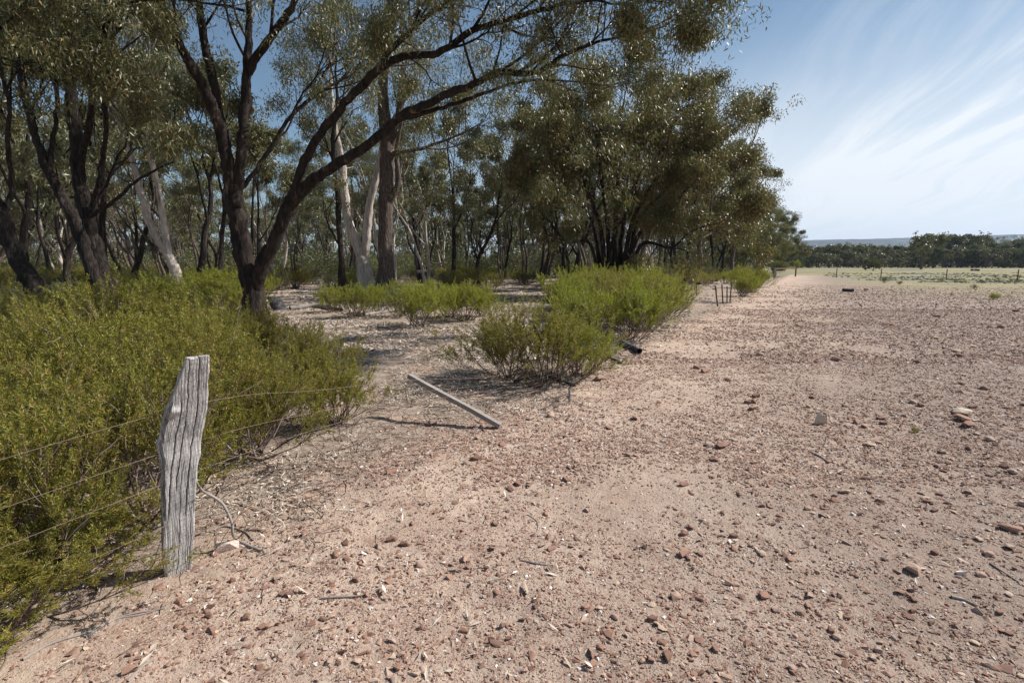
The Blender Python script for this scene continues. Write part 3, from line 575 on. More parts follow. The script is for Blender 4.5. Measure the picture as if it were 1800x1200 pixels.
def shrub(key, x, y, sc, label, group=None, rz=None, rs=rsf, dz=0):
    pr = SH[key]; rz = rs.rand()*6.28 if rz is None else rz; loc = (x, y, float(H(x, y)) + dz)
    s = sc if isinstance(sc, tuple) else (sc, sc, sc)
    if not pr['_used']:
        pr['_used'] = 1; pr.location = loc; pr.rotation_euler = (0, 0, rz); pr.scale = s; pr['label'] = label
        if group: pr['group'] = group
        return pr
    return copy_tree(pr, loc, rz, s, label, group)
def inside(poly, x, y):
    c = False; n_ = len(poly)
    for i in range(n_):
        x1, y1 = poly[i]; x2, y2 = poly[(i+1) % n_]
        if (y1 > y) != (y2 > y) and x < (x2-x1)*(y-y1)/(y2-y1) + x1: c = not c
    return c
def scatter(poly, sp_, rs, n_=4000, pts=None):
    pts = [] if pts is None else pts; xs_ = [p[0] for p in poly]; ys_ = [p[1] for p in poly]
    for _ in range(n_):
        x = rs.uniform(min(xs_), max(xs_)); y = rs.uniform(min(ys_), max(ys_))
        if inside(poly, x, y) and all((x-a)**2 + (y-b_)**2 > sp_*sp_ for a, b_ in pts): pts.append((x, y))
    return pts
thick = [(-2.75, 1.0), (-2.5, 1.75), (-2.35, 2.5), (-2.0, 3.2), (-1.7, 4.0), (-1.42, 4.9), (-1.85, 6.0), (-3.3, 7.1), (-6, 8.2), (-9.5, 7.6), (-8, 4.5), (-5, 1.6)]
for (x, y) in scatter(thick, .60, rsf):
    d = math.hypot(x, y); e = max(0, sdist(x, y)*-1)
    near = 'front edge' if e < 1.2 else 'middle' if e < 3 else 'back'
    pxs = 900 + 900*x/y
    s = np.interp(pxs, [-200, 100, 250, 420, 560, 680], [1.05, 1.08, 1.2, .98, .84, .8])*min(1, .72 + .14*e)*(1 + rsf.normal()*.14)
    shrub(rsf.choice(['a', 'b', 'c']), x, y, (s*1.05, s*1.05, s), f'olive-green shrub in the {near} of the thicket ' + ('left of the grey post' if y < 3.0 + .3*abs(x+1.7) else 'behind the grey post'), 'shrubs of the big thicket at the left')
shrub('c', -2.45, 1.62, .66, 'small olive shrub nearest the camera at the left border, under the thicket edge')
shrub('a', -2.55, 1.95, .85, 'olive shrub second from the camera at the left border')
shrub('c', -2.32, 1.98, (.95, .95, .5), 'low sprawling olive shrub over the post shadow at the left')
shrub('a', -2.28, 1.66, (.85, .85, .45), 'flattened olive shrub on the bare ground in the bottom left corner')
shrub('b', -2.42, 1.45, .7, 'lowest olive shrub at the bottom left corner of the picture')
shrub('b', -2.25, 2.42, (.8, .8, .5), 'low olive spray of shrub brushing the foot of the grey post', None, 1.0)
shrub('a', -2.62, 2.05, .62, 'low olive shrub spreading at the left bottom corner over bare ground')
# right-hand shrubs
for key, px, py, sc, lab in [('a', 895, 668, 1.1, 'olive-yellow shrub at the left front of the clump beyond the fallen post'),
                        ('c', 955, 676, 1.32, 'big olive-yellow shrub beyond the fallen post'),
                        ('g', 1018, 660, 1.0, 'bright green low shrub at the right front of the olive-yellow one')]:
    g_ = G(px, py); shrub(key, g_[0], g_[1] + .1, (sc*1.15, sc*1.15, sc*.95), lab)
big = [tuple(G(*q)[:2]) for q in [(1080, 612), (1150, 595), (1180, 580), (1180, 558), (1160, 540), (1100, 532), (1020, 535), (985, 560), (1040, 598)]]
for (x, y) in scatter(big, .95, rsf):
    s = rsf.uniform(1.25, 1.75); shrub(rsf.choice(['g', 'h', 'c', 'g', 'a']), x, y, (s*1.05, s*1.05, s*.92), 'bright green shrub in the wide sunlit mound beside the track', 'bright shrubs of the wide mound')
mid = [('h', 735, 578, 1.5), ('d', 700, 560, 1.2), ('h', 625, 562, 1.4), ('h', 660, 555, 1.2), ('h', 820, 568, 1.5), ('h', 845, 560, 1.2), ('h', 790, 563, 1.3), ('h', 590, 552, 1.2), ('h', 760, 548, 1.4), ('h', 700, 540, 1.3)]
for (k, px, py, s), lab in zip(mid, ['feathery green shrub standing alone in front in the clearing litter', 'grey-green shrub half hidden at the left of the lone feathery one', 'light green shrub in front of the white forked trunk', 'light green shrub in front of the thick straight trunk', 'round green shrub at the right of the clearing', 'green shrub with a yellowish right side at the right of the clearing', 'green shrub between the feathery one and the round one', 'small green shrub by the log and dark stump', 'green shrub behind the middle of the clearing row', 'green shrub just right of the thick straight trunk']):
    g_ = G(px, py); shrub(k, g_[0], g_[1], (s*.95, s*.95, s*.85), lab)
for px, py, s, lab in [(1304, 521, 1.25, 'bright green shrub behind the old leaning fence stakes'), (1325, 514, 1.2, 'bright green shrub in front of the weathered fence stump'), (1332, 506, 1.6, 'bright green shrub at the tip of the woodland edge'), (1300, 507, 1.6, 'bright green shrub behind the weathered fence stump'), (1240, 500, 1.6, 'dark green shrub behind the wide mound'), (1215, 498, 1.6, 'dark green shrub under the huge tree'), (1399, 473, 2.6, 'small bright shrub beside the rusty rail'), (1362, 478, 2.6, 'dark olive shrub at the left end of the rusty rail'), (1374, 476, 2.8, 'dark olive shrub behind the rusty rail')]:
    g_ = G(px, py); shrub('g' if 'bright' in lab else 'd', g_[0], g_[1], s, lab)
# understorey scattered between the trees
und = []; tries = 0
UN = 0
while len(und) < 135 and tries < 9000:
    tries += 1; px = rsf.uniform(-60, 1340); d = 14 + 42*rsf.rand()**1.3; x = (px-900)/FPX*d
    if sdist(x, d) > -1.6: continue
    if d < 23 and 430 < px < 950: continue
    if d < 32 and 860 < px < 960: continue
    if any((x-a)**2 + (d-b_)**2 < 1.3 for a, b_ in und): continue
    und.append((x, d)); key = rsf.choice(['d', 'd', 'h', 'c', 'b']); s = rsf.uniform(1.3, 2.3)
    zone = 'left of the big forked tree' if px < 420 else 'between the forked tree and the thick straight trunk' if px < 680 else 'at the back of the clearing' if px < 960 else 'under the trees of the right woodland edge'
    shrub(key, x, d, (s, s, s*.75), f'{"dull grey-olive" if key == "d" else "mid-green" if key == "h" else "olive"} understorey shrub {zone}', 'understorey shrubs ' + zone)
# paddock bush, weeds
g_ = G(1535, 476); place_tree('bushy', g_[0], g_[1], 2.9, None, 'round dark green bush alone in the paddock beyond the wire fence', None, rsf)
for px, py, s, lab in [(1555, 497, .75, 'scraggly grey weed by a wire fence post in the stony field'), (1428, 471, 1.6, 'pale grey low bush near the white roof'), (1747, 527, .45, 'small bright green weed in the stony field'), (1712, 508, .4, 'dry bent weed in the stony field'), (1520, 512, .3, 'tiny weed beside the dark log in the stony field'), (1582, 500, .4, 'flat green tuft in the stony field'), (1566, 471, 1.5, 'low green bush right of the round paddock bush'), (1695, 466, 1.8, 'small green bush before the far belt'), (1676, 466, 1.4, 'tiny green bush before the far belt'), (1608, 756, .07, 'tiny green seedling among the flat stones')]:
    g_ = G(px, py); shrub('g' if 'green' in lab else 'd', g_[0], g_[1], (s, s, s*.8), lab)

# ------------------------------------------------------------------ grey split post
pm = MB()
tab = [(627, 324, 370), (634, 322, 370), (655, 315, 368), (680, 307, 366), (700, 299, 364), (722, 292, 362), (745, 286, 358), (762, 283, 354), (772, 279, 352), (785, 281, 350), (800, 284, 350), (825, 285, 346), (850, 285, 344), (900, 285, 341), (950, 285, 341), (985, 287, 339), (1015, 290, 336)]
Y0 = 2.50
tz = np.array([P(300, t[0], Y0)[2] for t in tab]); tl = np.array([P(t[1], t[0], Y0)[0] for t in tab]); tr_ = np.array([P(t[2], t[0], Y0)[0] for t in tab])
NR, NA = 240, 120; zt = np.linspace(tz[0], min(tz[-1], -.06), NR)
lx = np.interp(zt, tz[::-1], tl[::-1]); rx = np.interp(zt, tz[::-1], tr_[::-1]); cx = (lx+rx)/2; hw = (rx-lx)/2
def side(n_): return np.linspace(-1, 1, n_, endpoint=False)
sqx = np.concatenate([side(160), np.ones(24), -side(30), -np.ones(24)]); sqy = np.concatenate([-np.ones(160), side(24), np.ones(30), -side(24)]); NA = len(sqx)
rk = 1/np.maximum(1, (np.abs(sqx)**14 + np.abs(sqy)**14)**(1/14)); sqx = sqx*rk; sqy = sqy*rk
an = np.arctan2(sqy, sqx)
TH = R(40); bdep = 0.030; hw = hw*.88; wa = (hw - bdep*math.sin(TH))/math.cos(TH)
LX = wa[:, None]*sqx[None, :]; LY = (bdep + .006*np.sin(zt*5)[:, None])*sqy[None, :]; VZ = zt[:, None]*np.ones((1, NA))
# split, slightly recessed left face between 700 and 870 px
front = (sqy < -0.9)
uu = (sqx[None, :] + 1)/2 + 0*LX; uC = 1 - (1 - uu)*(wa/wa.mean())[:, None]
def crack(u0, z0, z1, w, dpt, wob):
    c = u0 + wob*.25*(vn(zt*4, zt*0 + u0*50) - .5) + .012*np.sin(zt*4 + u0*9); a = np.clip((zt - z0)/.05, 0, 1)*np.clip((z1 - zt)/.05, 0, 1)
    return dpt*np.exp(-((uC - c[:, None])/w)**2)*a[:, None]
dent = crack(.40, .45, 1.2, .010, .022, .10) + crack(.70, .30, 1.2, .012, .026, .10) + crack(.54, -.1, .62, .008, .012, .08) + crack(.22, .3, .95, .014, .02, .08) + crack(.86, -.1, .35, .008, .01, .06)
left = (uu < .09) & (VZ > .30) & (VZ < .93)
dent = dent + np.where(left, .022*np.clip((VZ-.3)/.05, 0, 1)*np.clip((.93-VZ)/.05, 0, 1), 0)
grain = (fbm(uC*34 + 3, VZ*.8, 4) - .5)*.004
LY = LY + np.where(front[None, :], dent + grain, 0); LX = LX + (fbm(VZ*18, an[None, :]*3 + 0*VZ, 3) - .5)*.010
knob = np.exp(-((VZ - .875)/.02)**2 - ((uu - .16)/.16)**2)*.02; LY = LY - np.where(front[None, :], knob, 0)
VX = cx[:, None] + LX*math.cos(TH) - LY*math.sin(TH); VY = Y0 + LX*math.sin(TH) + LY*math.cos(TH)
VZ[:6] += ((fbm(uu[:6]*9, LY[:6]*60, 3) - .5)*.018)
v = np.stack([VX, VY, VZ], -1).reshape(-1, 3)
i = np.arange(NR-1)[:, None]*NA; j = np.arange(NA)[None, :]; j2 = (j+1) % NA
base_p = np.array([cx[-1], Y0, 0.0])
pm.add(v - base_p, np.stack([i+j, i+NA+j, i+NA+j2, i+j2], -1).reshape(-1, 4))
ctr = np.array([[cx[0], Y0, zt[0] + .004]]) - base_p
pm.add(np.vstack([v[:NA] - base_p, ctr]), np.stack([np.arange(NA), (np.arange(NA)+1) % NA, np.full(NA, NA)], -1))
post = link('fence_post', pm.mesh('fence_post', M['post'])); post.location = base_p
tag(post, 'thick weathered grey split-timber post standing in front of the thicket', 'fence post')

# ------------------------------------------------------------------ wires
def wireobj(pts, label, r=.0012):
    p = catmull(pts, 10); o0 = p[0].copy(); mb = MB(); tube(mb, p - o0, r, 5); o = link('fence_wire', mb.mesh('fence_wire', M['wire'])); o.location = o0
    tag(o, label, 'fence wire', 'slack wires of the old fence'); return o
def FL(t, z, off=0): return np.array([F0[0] + FD[0]*t + FN[0]*off, F0[1] + .02 + FD[1]*t + FN[1]*off, z])
for k, (z0, lab) in enumerate([(.86, 'topmost slack fence wire passing the grey post'), (.66, 'second slack fence wire from the top of the grey post'), (.5, 'third slack fence wire down the grey post'), (.28, 'lowest slack fence wire, near the foot of the grey post')]):
    pts = [FL(-3.0, z0 - .25, -.1), FL(-1.8, z0 - .16, -.02), FL(-.8, z0 - .06, .0), FL(-.05, z0, .03), FL(.5, z0 - .05, -.14), FL(1.2, z0*.80 - .02, -.32), FL(2.2, z0*.62, -.38), FL(3.4, z0*.42, -.2), FL(4.6, z0*.38, 0), FL(6.5, z0*.25 + .03, 0), FL(10, z0*.4, 0), FL(18.6, z0*.8, 0)]
    wireobj(pts, lab)
# fallen post (square sawn timber leaning on litter)
def beam(name, a, b_, w, h, mt, seg=24, seed=0, twist=0):
    a = np.array(a, float); b_ = np.array(b_, float); d = unit(b_ - a); s = unit(np.cross(d, [0, 0, 1] if abs(d[2]) < .98 else [0, 1, 0])); u = np.cross(s, d); mb = MB(); rs = np.random.RandomState(seed)
    pr = []; prof = []
    for (cx_, cy_) in ((-1, -1), (1, -1), (1, 1), (-1, 1)):
        for t in (0, .33, .66):
            nx_, ny_ = {(-1, -1): (1, -1), (1, -1): (1, 1), (1, 1): (-1, 1), (-1, 1): (-1, -1)}[(cx_, cy_)]
            prof.append((cx_*(1-t) + nx_*t, cy_*(1-t) + ny_*t))
    prof = np.array(prof); ns = len(prof)
    for k in range(seg+1):
        t = k/seg; c = a + (b_ - a)*t; wob = 1 + .10*(vn(k*.7 + np.arange(ns)*3.1, np.full(ns, seed*7.)) - .5)
        pr.append(c + s*(prof[:, :1]*w/2*wob[:, None]) + u*(prof[:, 1:]*h/2*wob[:, None]) + (s*(vn(t*3 + seed, 0.5) - .5)*.35*w + u*(vn(t*2.3, seed + .5) - .5)*.3*h)*(.25 if w > .15 else 1))
    v = np.array(pr).reshape(-1, 3); i = np.arange(seg)[:, None]*ns; j = np.arange(ns)[None, :]; j2 = (j+1) % ns
    mb.add(v - a, np.stack([i+j, i+j2, i+ns+j2, i+ns+j], -1).reshape(-1, 4))
    for e in (0, seg):
        ring = v[e*ns:(e+1)*ns] - a; c = ring.mean(0); mb.add(np.vstack([ring, c]), np.stack([np.arange(ns), (np.arange(ns)+1) % ns, np.full(ns, ns)], -1))
    o = link(name, mb.mesh(name, mt, False)); o.location = a; return o
a = ground_at(880, 752); a[2] += .02; b_ = P(719, 660, 5.25)
tag(beam('fallen_post', a, b_, .052, .045, M['deadwood'], 40, 3), 'narrow grey fence post fallen across the leaf litter with one end raised', 'fallen post')
# old stakes further along the fence line
for (px, pb, pt, dx, w, lab) in [(1262, 538, 502, -5, .06, 'leaning dark stake, nearest of the old fence stakes by the wide mound'), (1271, 534, 500, -2, .055, 'second old dark fence stake beyond the wide mound'), (1278, 532, 503, 0, .05, 'third thin old fence stake beyond the wide mound'), (1225, 520, 492, -2, .07, 'short black fence stake rising out of the bright mound'), (1309, 515, 488, 0, .34, 'stout weathered grey fence stump among bright shrubs'), (1347, 492, 478, 0, .22, 'far grey fence post beside the last bright shrub'), (1283, 531, 495, 3, .05, 'fourth old fence stake leaning right beyond the wide mound')]:
    g_ = ground_at(px, pb); t_ = P(px + dx, pt, g_[1] + .05); g_[2] -= .05
    tag(beam('fence_stake', g_, t_, w*(.75 if w < .1 else 1), w*.6, M['deadwood'] if 'grey' in lab else M['bark_brown'], 12, int(px)), lab, 'fence stake')
# rusty rail
g1 = ground_at(1361, 488); g2 = ground_at(1398, 486)
rl = thing('gate_rail', g1, 0, 'rusty horizontal rail on two posts at the end of the woodland edge', 'rail')
def part(o, root):
    o.parent = root; o.matrix_parent_inverse = Matrix.Identity(4); o.location = Vector(o.location) - Vector(root.location); return o
hh_ = .95
for g_, w in ((g1, .25), (g2, .12)): part(beam('post', g_, g_ + [0, 0, hh_ + .1], w, w, M['rust'] if w < .2 else M['deadwood'], 6, 2), rl)
part(beam('rail', g1 + [0, 0, hh_], g2 + [0, 0, hh_], .1, .1, M['rust'], 8, 4), rl)
# paddock wire fence
pf = [ground_at(*q) for q in [(1400, 487), (1470, 488), (1548, 489.5), (1663, 491), (1788, 493)]]; pf.append(pf[-1] + (pf[-1] - pf[-2])); pf.append(pf[-1] + (pf[-1]-pf[-2]))
wf = thing('wire_fence', pf[0], 0, 'thin wire fence with steel pickets crossing the stony paddock', 'fence')
for g_ in pf[1:]: part(beam('post', g_, g_ + [.0, 0, 1.0], .06, .06, M['rust'], 4, 5), wf)
for z in (.25, .55, .85):
    mb = MB(); tube(mb, np.array([q + [0, 0, z] for q in pf]) - pf[0], .006, 4); link('wire', mb.mesh('fence_wire_far', M['wire']), wf)
# farm shed with white roof
c0 = P(1417, 462, 230); sh = thing('farm_shed', (c0[0], 230, 0), 0.3, 'small distant farm building with a white roof beside the woodland edge', 'shed')
mb = MB(); w, dd, h = 2.4, 3.5, 1.9
mb.add([(-w, -dd, 0), (w, -dd, 0), (w, dd, 0), (-w, dd, 0), (-w, -dd, h), (w, -dd, h), (w, dd, h), (-w, dd, h), (0, -dd, h + .9), (0, dd, h + .9)], [(0, 1, 5, 4), (1, 2, 6, 5), (2, 3, 7, 6), (3, 0, 4, 7)]); mb.add([(-w, -dd, h), (w, -dd, h), (0, -dd, h+.9), (-w, dd, h), (w, dd, h), (0, dd, h+.9)], [(0, 1, 2), (3, 5, 4)])
link('wall', mb.mesh('shed_wall', M['shedwall'], False), sh)
mb = MB(); e = .3
for s in (-1, 1):
    a0 = np.array([(s*(w+e), -dd-e, h-.05), (0, -dd-e, h+.98), (0, dd+e, h+.98), (s*(w+e), dd+e, h-.05)]); mb.add(np.vstack([a0, a0 + [0, 0, .08]]), [(0, 1, 2, 3), (4, 5, 6, 7), (0, 1, 5, 4), (1, 2, 6, 5), (2, 3, 7, 6), (3, 0, 4, 7)])
link('roof', mb.mesh('shed_roof', M['iron'], False), sh)

# ------------------------------------------------------------------ stones
def hull(seed, npt=13, sq=(1, .75, .45)):
    rs = random.Random(seed); bm = bmesh.new()
    for _ in range(npt):
        v = Vector((rs.gauss(0, 1), rs.gauss(0, 1), rs.gauss(0, 1))).normalized(); mx_ = max(abs(v.x), abs(v.y), abs(v.z)); v = v.lerp(v/mx_, .7)
        bm.verts.new((v.x*sq[0]*.5, v.y*sq[1]*.5, v.z*sq[2]*.5))
    r = bmesh.ops.convex_hull(bm, input=bm.verts)
    for g_ in [x for x in bm.verts if not x.link_faces]: bm.verts.remove(g_)
    bmesh.ops.triangulate(bm, faces=bm.faces); bm.verts.ensure_lookup_table()
    vs = np.array([v.co[:] for v in bm.verts]); fs = np.array([[x.index for x in f.verts] for f in bm.faces]); bm.free(); return vs, fs
H_small = [hull(s, 9, (1, .75, .5)) for s in range(6)] + [hull(s, 9, (1, .7, .26)) for s in range(6, 13)]
def scatter_stones(mb, x, y, size, rs, flat=None, rnd=None, sink=.08):
    n_ = len(x); which = rs.randint(0, len(H_small), n_); z = H(x, y); rnd = rs.rand(n_) if rnd is None else rnd
    for w, (vs, fs) in enumerate(H_small):
        m_ = np.where(which == w)[0]
        if not len(m_): continue
        az = rs.rand(len(m_))*6.283; tl_ = rs.normal(size=len(m_))*.25; c, s = np.cos(az), np.sin(az); sc = size[m_][:, None, None]
        v = vs[None, :, :]*np.ones((len(m_), 1, 1)); v = v*(1 + .3*(rs.rand(len(m_), 1, 3) - .5))
        vx, vy, vz = v[..., 0], v[..., 1], v[..., 2]; vz, vx = vz*np.cos(tl_)[:, None] + vx*np.sin(tl_)[:, None], vx*np.cos(tl_)[:, None] - vz*np.sin(tl_)[:, None]
        vv = np.stack([vx*c[:, None] - vy*s[:, None], vx*s[:, None] + vy*c[:, None], vz], -1)*sc
        vv = vv + np.stack([x[m_], y[m_], z[m_] + size[m_]*sink], -1)[:, None, :]
        ff = fs[None] + (np.arange(len(m_))*len(vs))[:, None, None]
        mb.add(vv.reshape(-1, 3), ff.reshape(-1, 3), np.repeat(rnd[m_], len(vs)))
rs = np.random.RandomState(99); gm = MB()
def band(n_, d0, d1, pxa, pxb, smin, smax, dens=True, pw=1.0, smargin=-.4):
    d = d0 + (d1-d0)*rs.rand(n_)**pw; x = rs.uniform(pxa, pxb, n_)*d; s = sdist(x, d)
    k = fbm(x*.9 + 5, d*.9, 4) + .26*np.clip(s/5 - .2, -.08, 1.1); keep = (s > smargin + rs.normal(size=n_)*.3) & (rs.rand(n_) < np.clip((k - .33)*4.4, .22, 1)*np.clip(1 - (d + .35*np.maximum(s, 0) - 27)/14, .03, 1))
    x, d = x[keep], d[keep]; sz = smin + (smax-smin)*rs.rand(len(x))**3; scatter_stones(gm, x, d, sz, rs)
band(170000, .9, 4.5, -1.25, 1.25, .005, .013)
band(85000, .9, 5.5, -1.25, 1.25, .008, .027)
band(185000, 3.5, 9, -1.1, 1.15, .010, .038, pw=.9)
band(5500, 1.2, 9, -1.1, 1.15, .03, .06, pw=.9)
band(150000, 8, 18, -.8, 1.15, .018, .075, pw=.9)
band(60000, 17, 42, 0, 1.15, .035, .12, pw=.8)
band(5000, 2, 12, -1.1, .2, .008, .03, smargin=-6)
tag(link('gravel', gm.mesh('gravel', M['stone'], False)), 'reddish-brown gravel and small flat stones strewn over the cleared track', 'gravel', kind='stuff')
# individual stones
stm = []
for s in range(9):
    vs, fs = hull(100 + s, 16, (1, .72, .5 if s < 5 else .28)); mb = MB(); mb.add(vs, fs, rs.rand()*.9); stm.append(mb.mesh('stone', M['stone'], False))
def stone(x, y, size, k, rz, label, group=None, tilt=0.0, matk=None, sc=(1, 1, 1), name='stone'):
    me = stm[k]
    if matk: me = me.copy(); me.materials[0] = M[matk]
    o = link(name, me); o.location = (x, y, float(H(x, y)) + size*.16*sc[2]); o.rotation_euler = (tilt, tilt*.4, rz); o.scale = (size*sc[0], size*sc[1], size*sc[2])
    return tag(o, label, 'stone', group)
def spx(px, py, wpx, k, label, **kw):
    g_ = ground_at(px, py); stone(g_[0], g_[1], wpx/FPX*g_[1]*1.05, k, kw.pop('rz', .3), label, **kw)
spx(398, 966, 42, 0, 'white and pink quartz rock touching the curved dead stick by the grey post', matk='quartz', rz=.5, sc=(1, .8, 1.1), name='rock')
spx(760, 748, 18, 1, 'dark brown stone on the leaf litter below the fallen post', sc=(1, 1, 1.6))
spx(1443, 744, 30, 0, 'upright tan slab stone standing on edge among flat stones', tilt=.12, rz=.25, sc=(1.0, .55, 1.5), matk='tanstone')
spx(1203, 975, 24, 3, 'square brown stone low in the middle right of the track')
spx(1187, 1050, 22, 4, 'brown stone with a flat top in the right foreground')
spx(1174, 1155, 26, 0, 'red-brown stone near the bottom edge right of centre', rz=1)
spx(884, 1103, 20, 1, 'red brick-coloured stone standing upright at the bottom centre', sc=(.8, .8, 1.6))
spx(898, 860, 19, 5, 'tan stone in the centre of the bare ground', rz=2)
spx(836, 808, 20, 2, 'pinkish stone with a dark left side below the fallen post')
spx(688, 832, 18, 3, 'pink and grey stone just right of the thicket edge')
spx(1692, 728, 34, 6, 'flat tan slab lying at the right beside a second slab', matk='tanstone')
spx(1690, 738, 32, 7, 'second flat tan slab lying just in front of another')
spx(1606, 1003, 30, 4, 'dark angular stone in the right foreground', rz=.8)
spx(1776, 932, 34, 5, 'long dark stone close to the right edge', rz=-.6)
spx(1342, 1048, 24, 7, 'flat dark stone in the right foreground left of a bleached stick')
spx(228, 1180, 26, 3, 'ochre stone near the bottom left corner')
spx(487, 1018, 20, 1, 'round dark brown pebble right of the grey post')
spx(508, 1045, 16, 2, 'small orange stone below the round dark pebble')
spx(1268, 785, 26, 8, 'thin flat tan stone in the middle of the stony track')
spx(1700, 748, 26, 8, 'thin flat stone in front of the two tan slabs')
spx(945, 680, 26, 0, 'grey rounded stone in the shade under the olive-yellow shrub', sc=(1, 1, 1))
spx(1053, 668, 20, 1, 'dark stone at the foot of the bright low shrub')
spx(1240, 654, 18, 3, 'dark oblong stone alone on the pale ground right of the mound')
GS = 'larger stones scattered over the track'
placed = 0
while placed < 240:
    px = rs.uniform(330, 1800); py = 540 + 650*rs.rand()**.9; g_ = G(px, py); s = sdist(g_[0], g_[1])
    if s < .2: continue
    if px < 1200 and rs.rand() < .45: continue
    placed += 1; z = 'in the right half of the track' if px > 1250 else 'in the middle of the track' if px > 700 else 'in the left foreground'
    f = 'in the near' if py > 850 else 'at middle distance'
    k = rs.randint(0, 9); sz = rs.uniform(9, 21) * (1.0 if py > 700 else .8)
    stone(g_[0], g_[1], sz/FPX*g_[1], k, rs.rand()*6.28, f'{"thin flat" if k >= 5 else "chunky angular"} brown stone {"near the camera" if py > 850 else "at middle distance"} {z}', GS, tilt=rs.normal()*.2)

# ------------------------------------------------------------------ sticks, logs, stumps
def stick(px_pts, r0, r1, label, mt='deadwood', lift=.0, name='stick', cat='stick', sides=7, group=None, z=None):
    pts = []
    for k, q in enumerate(px_pts):
        g_ = ground_at(q[0], q[1]) if len(q) == 2 else P(q[0], q[1], q[2])
        if len(q) == 2: g_[2] += r0*.7 + lift
        pts.append(g_)
    p = catmull(pts, 6); o0 = p[0].copy(); mb = MB(); tube(mb, p - o0, np.linspace(r0, r1, len(p)), sides, .7, .15, int(px_pts[0][0]))
    o = link(name, mb.mesh(name, M[mt])); o.location = o0; return tag(o, label, cat, group)
stick([(343, 843, 2.62), (352, 858, 2.66), (362, 866, 2.70), (375, 873, 2.74), (390, 884, 2.76), (400, 900, 2.74), (408, 920, 2.72), (409, 938, 2.72), (418, 950), (438, 960), (460, 969)], .0065, .0085, 'curved bleached dead stick arching from the grey post to the ground')
stick([(565, 1052), (600, 1050), (640, 1046), (665, 1034)], .006, .003, 'dark bent twig on the ground right of the grey post')
stick([(40, 1160), (90, 1132), (160, 1110), (210, 1085), (290, 1070)], .006, .003, 'long thin grey stick at the bottom left by the thicket')
stick([(150, 1120), (200, 1090), (250, 1080), (288, 1068)], .005, .003, 'second thin grey stick beside the longer one at the bottom left')
stick([(225, 1198), (250, 1172), (268, 1160)], .005, .003, 'short dark stick at the bottom left beside the ochre stone')
stick([(915, 985), (950, 992), (985, 994)], .005, .003, 'short dark twig in the centre foreground')
stick([(928, 905), (945, 918), (944, 935), (935, 945)], .004, .002, 'curled pale twig in the middle of the bare ground')
stick([(1672, 1050), (1695, 1056), (1718, 1066)], .008, .004, 'bleached white sliver of wood in the right foreground', 'deadwood')
stick([(1740, 990), (1770, 1010), (1800, 1030)], .005, .003, 'dark stick running to the right edge')
stick([(1424, 795), (1440, 802), (1455, 812)], .009, .005, 'dark twig on the stony track near the upright slab')
stick([(475, 870), (520, 858), (600, 840), (640, 826)], .006, .003, 'thin dead stick on the ground along the thicket edge')
stick([(370, 935), (395, 925), (430, 935), (445, 950)], .006, .004, 'small forked dead twig behind the quartz rock')
stick([(1062, 628), (1080, 634), (1092, 640)], .03, .02, 'short split log lying beside the bright low shrub', 'char', name='log', cat='log')
stick([(1092, 607), (1108, 614), (1124, 622)], .075, .05, 'dark broken log at the foot of the wide green mound', 'char', name='log', cat='log')
stick([(1482, 512), (1490, 512.5), (1500, 513)], .10, .09, 'dark log lying alone in the far stony field', 'char', name='log', cat='log')
stick([(1708, 476), (1714, 475.5), (1720, 476.5)], .25, .2, 'dark fallen log in the grass beyond the wire fence', 'char', name='log', cat='log')
stick([(510, 545), (560, 541), (600, 548)], .09, .07, 'long pale log on the litter behind the dark stump', 'deadwood', name='log', cat='log')
stick([(640, 556), (690, 549), (730, 552)], .06, .04, 'grey log among the light green clearing shrubs', 'deadwood', name='log', cat='log')
stick([(905, 672), (960, 664), (1010, 680)], .03, .02, 'dark dead branch under the olive-yellow shrub', 'char', name='log', cat='log')
stick([(800, 650, 8.2), (812, 645, 8.1), (830, 665, 8.0), (850, 668)], .012, .01, 'bare dead branch at the left of the olive-yellow shrub')
stick([(733, 478, 36), (760, 474, 36), (785, 455, 36)], .10, .05, 'pale dead limb jutting out low behind the clearing shrubs', 'deadwood')
def stump(px, py, w, hpx, lean, label, mt='char', seed=1):
    g_ = ground_at(px, py); d = g_[1]; r = w/FPX*d/2; h = hpx/FPX*d; k = 14; t = np.linspace(0, 1, k)
    path = np.stack([lean*h*t, 0*t, -.05 + (h+.05)*t], -1); mb = MB(); rad = r*(1.25 - .45*t**.5)
    ns = 18; an_ = np.arange(ns)*2*math.pi/ns; rr = rad[:, None]*(1 + .35*(vn(np.cos(an_)*2 + seed, np.sin(an_)*2 + seed)[None, :] - .5) + .1*(vn(t[:, None]*9, an_[None, :]*3) - .5))
    v = path[:, None, :] + np.stack([rr*np.cos(an_), rr*np.sin(an_), 0*rr], -1); v[-1, :, 2] += h*.25*(vn(np.cos(an_)*3 + seed, np.sin(an_)*3) - .6)
    i = np.arange(k-1)[:, None]*ns; j = np.arange(ns)[None, :]; j2 = (j+1) % ns; mb.add(v.reshape(-1, 3), np.stack([i+j, i+j2, i+ns+j2, i+ns+j], -1).reshape(-1, 4))
    top = v[-1]; mb.add(np.vstack([top, top.mean(0) - [0, 0, h*.12]]), np.stack([np.arange(ns), (np.arange(ns)+1) % ns, np.full(ns, ns)], -1))
    o = link('stump', mb.mesh('stump', M[mt])); o.location = g_; return tag(o, label, 'stump')
stump(494, 545, 26, 24, -.5, 'leaning charred grey stump just right of the big forked tree')
stump(588, 520, 15, 20, .0, 'short dark stump near the thin red-brown stem', seed=3)
stump(487, 508, 18, 40, -.2, 'broken brown stump with a jagged top behind the big forked tree', 'char', 4)
stump(618, 505, 10, 26, .1, 'black stump at the left of the white forked trunk', seed=5)

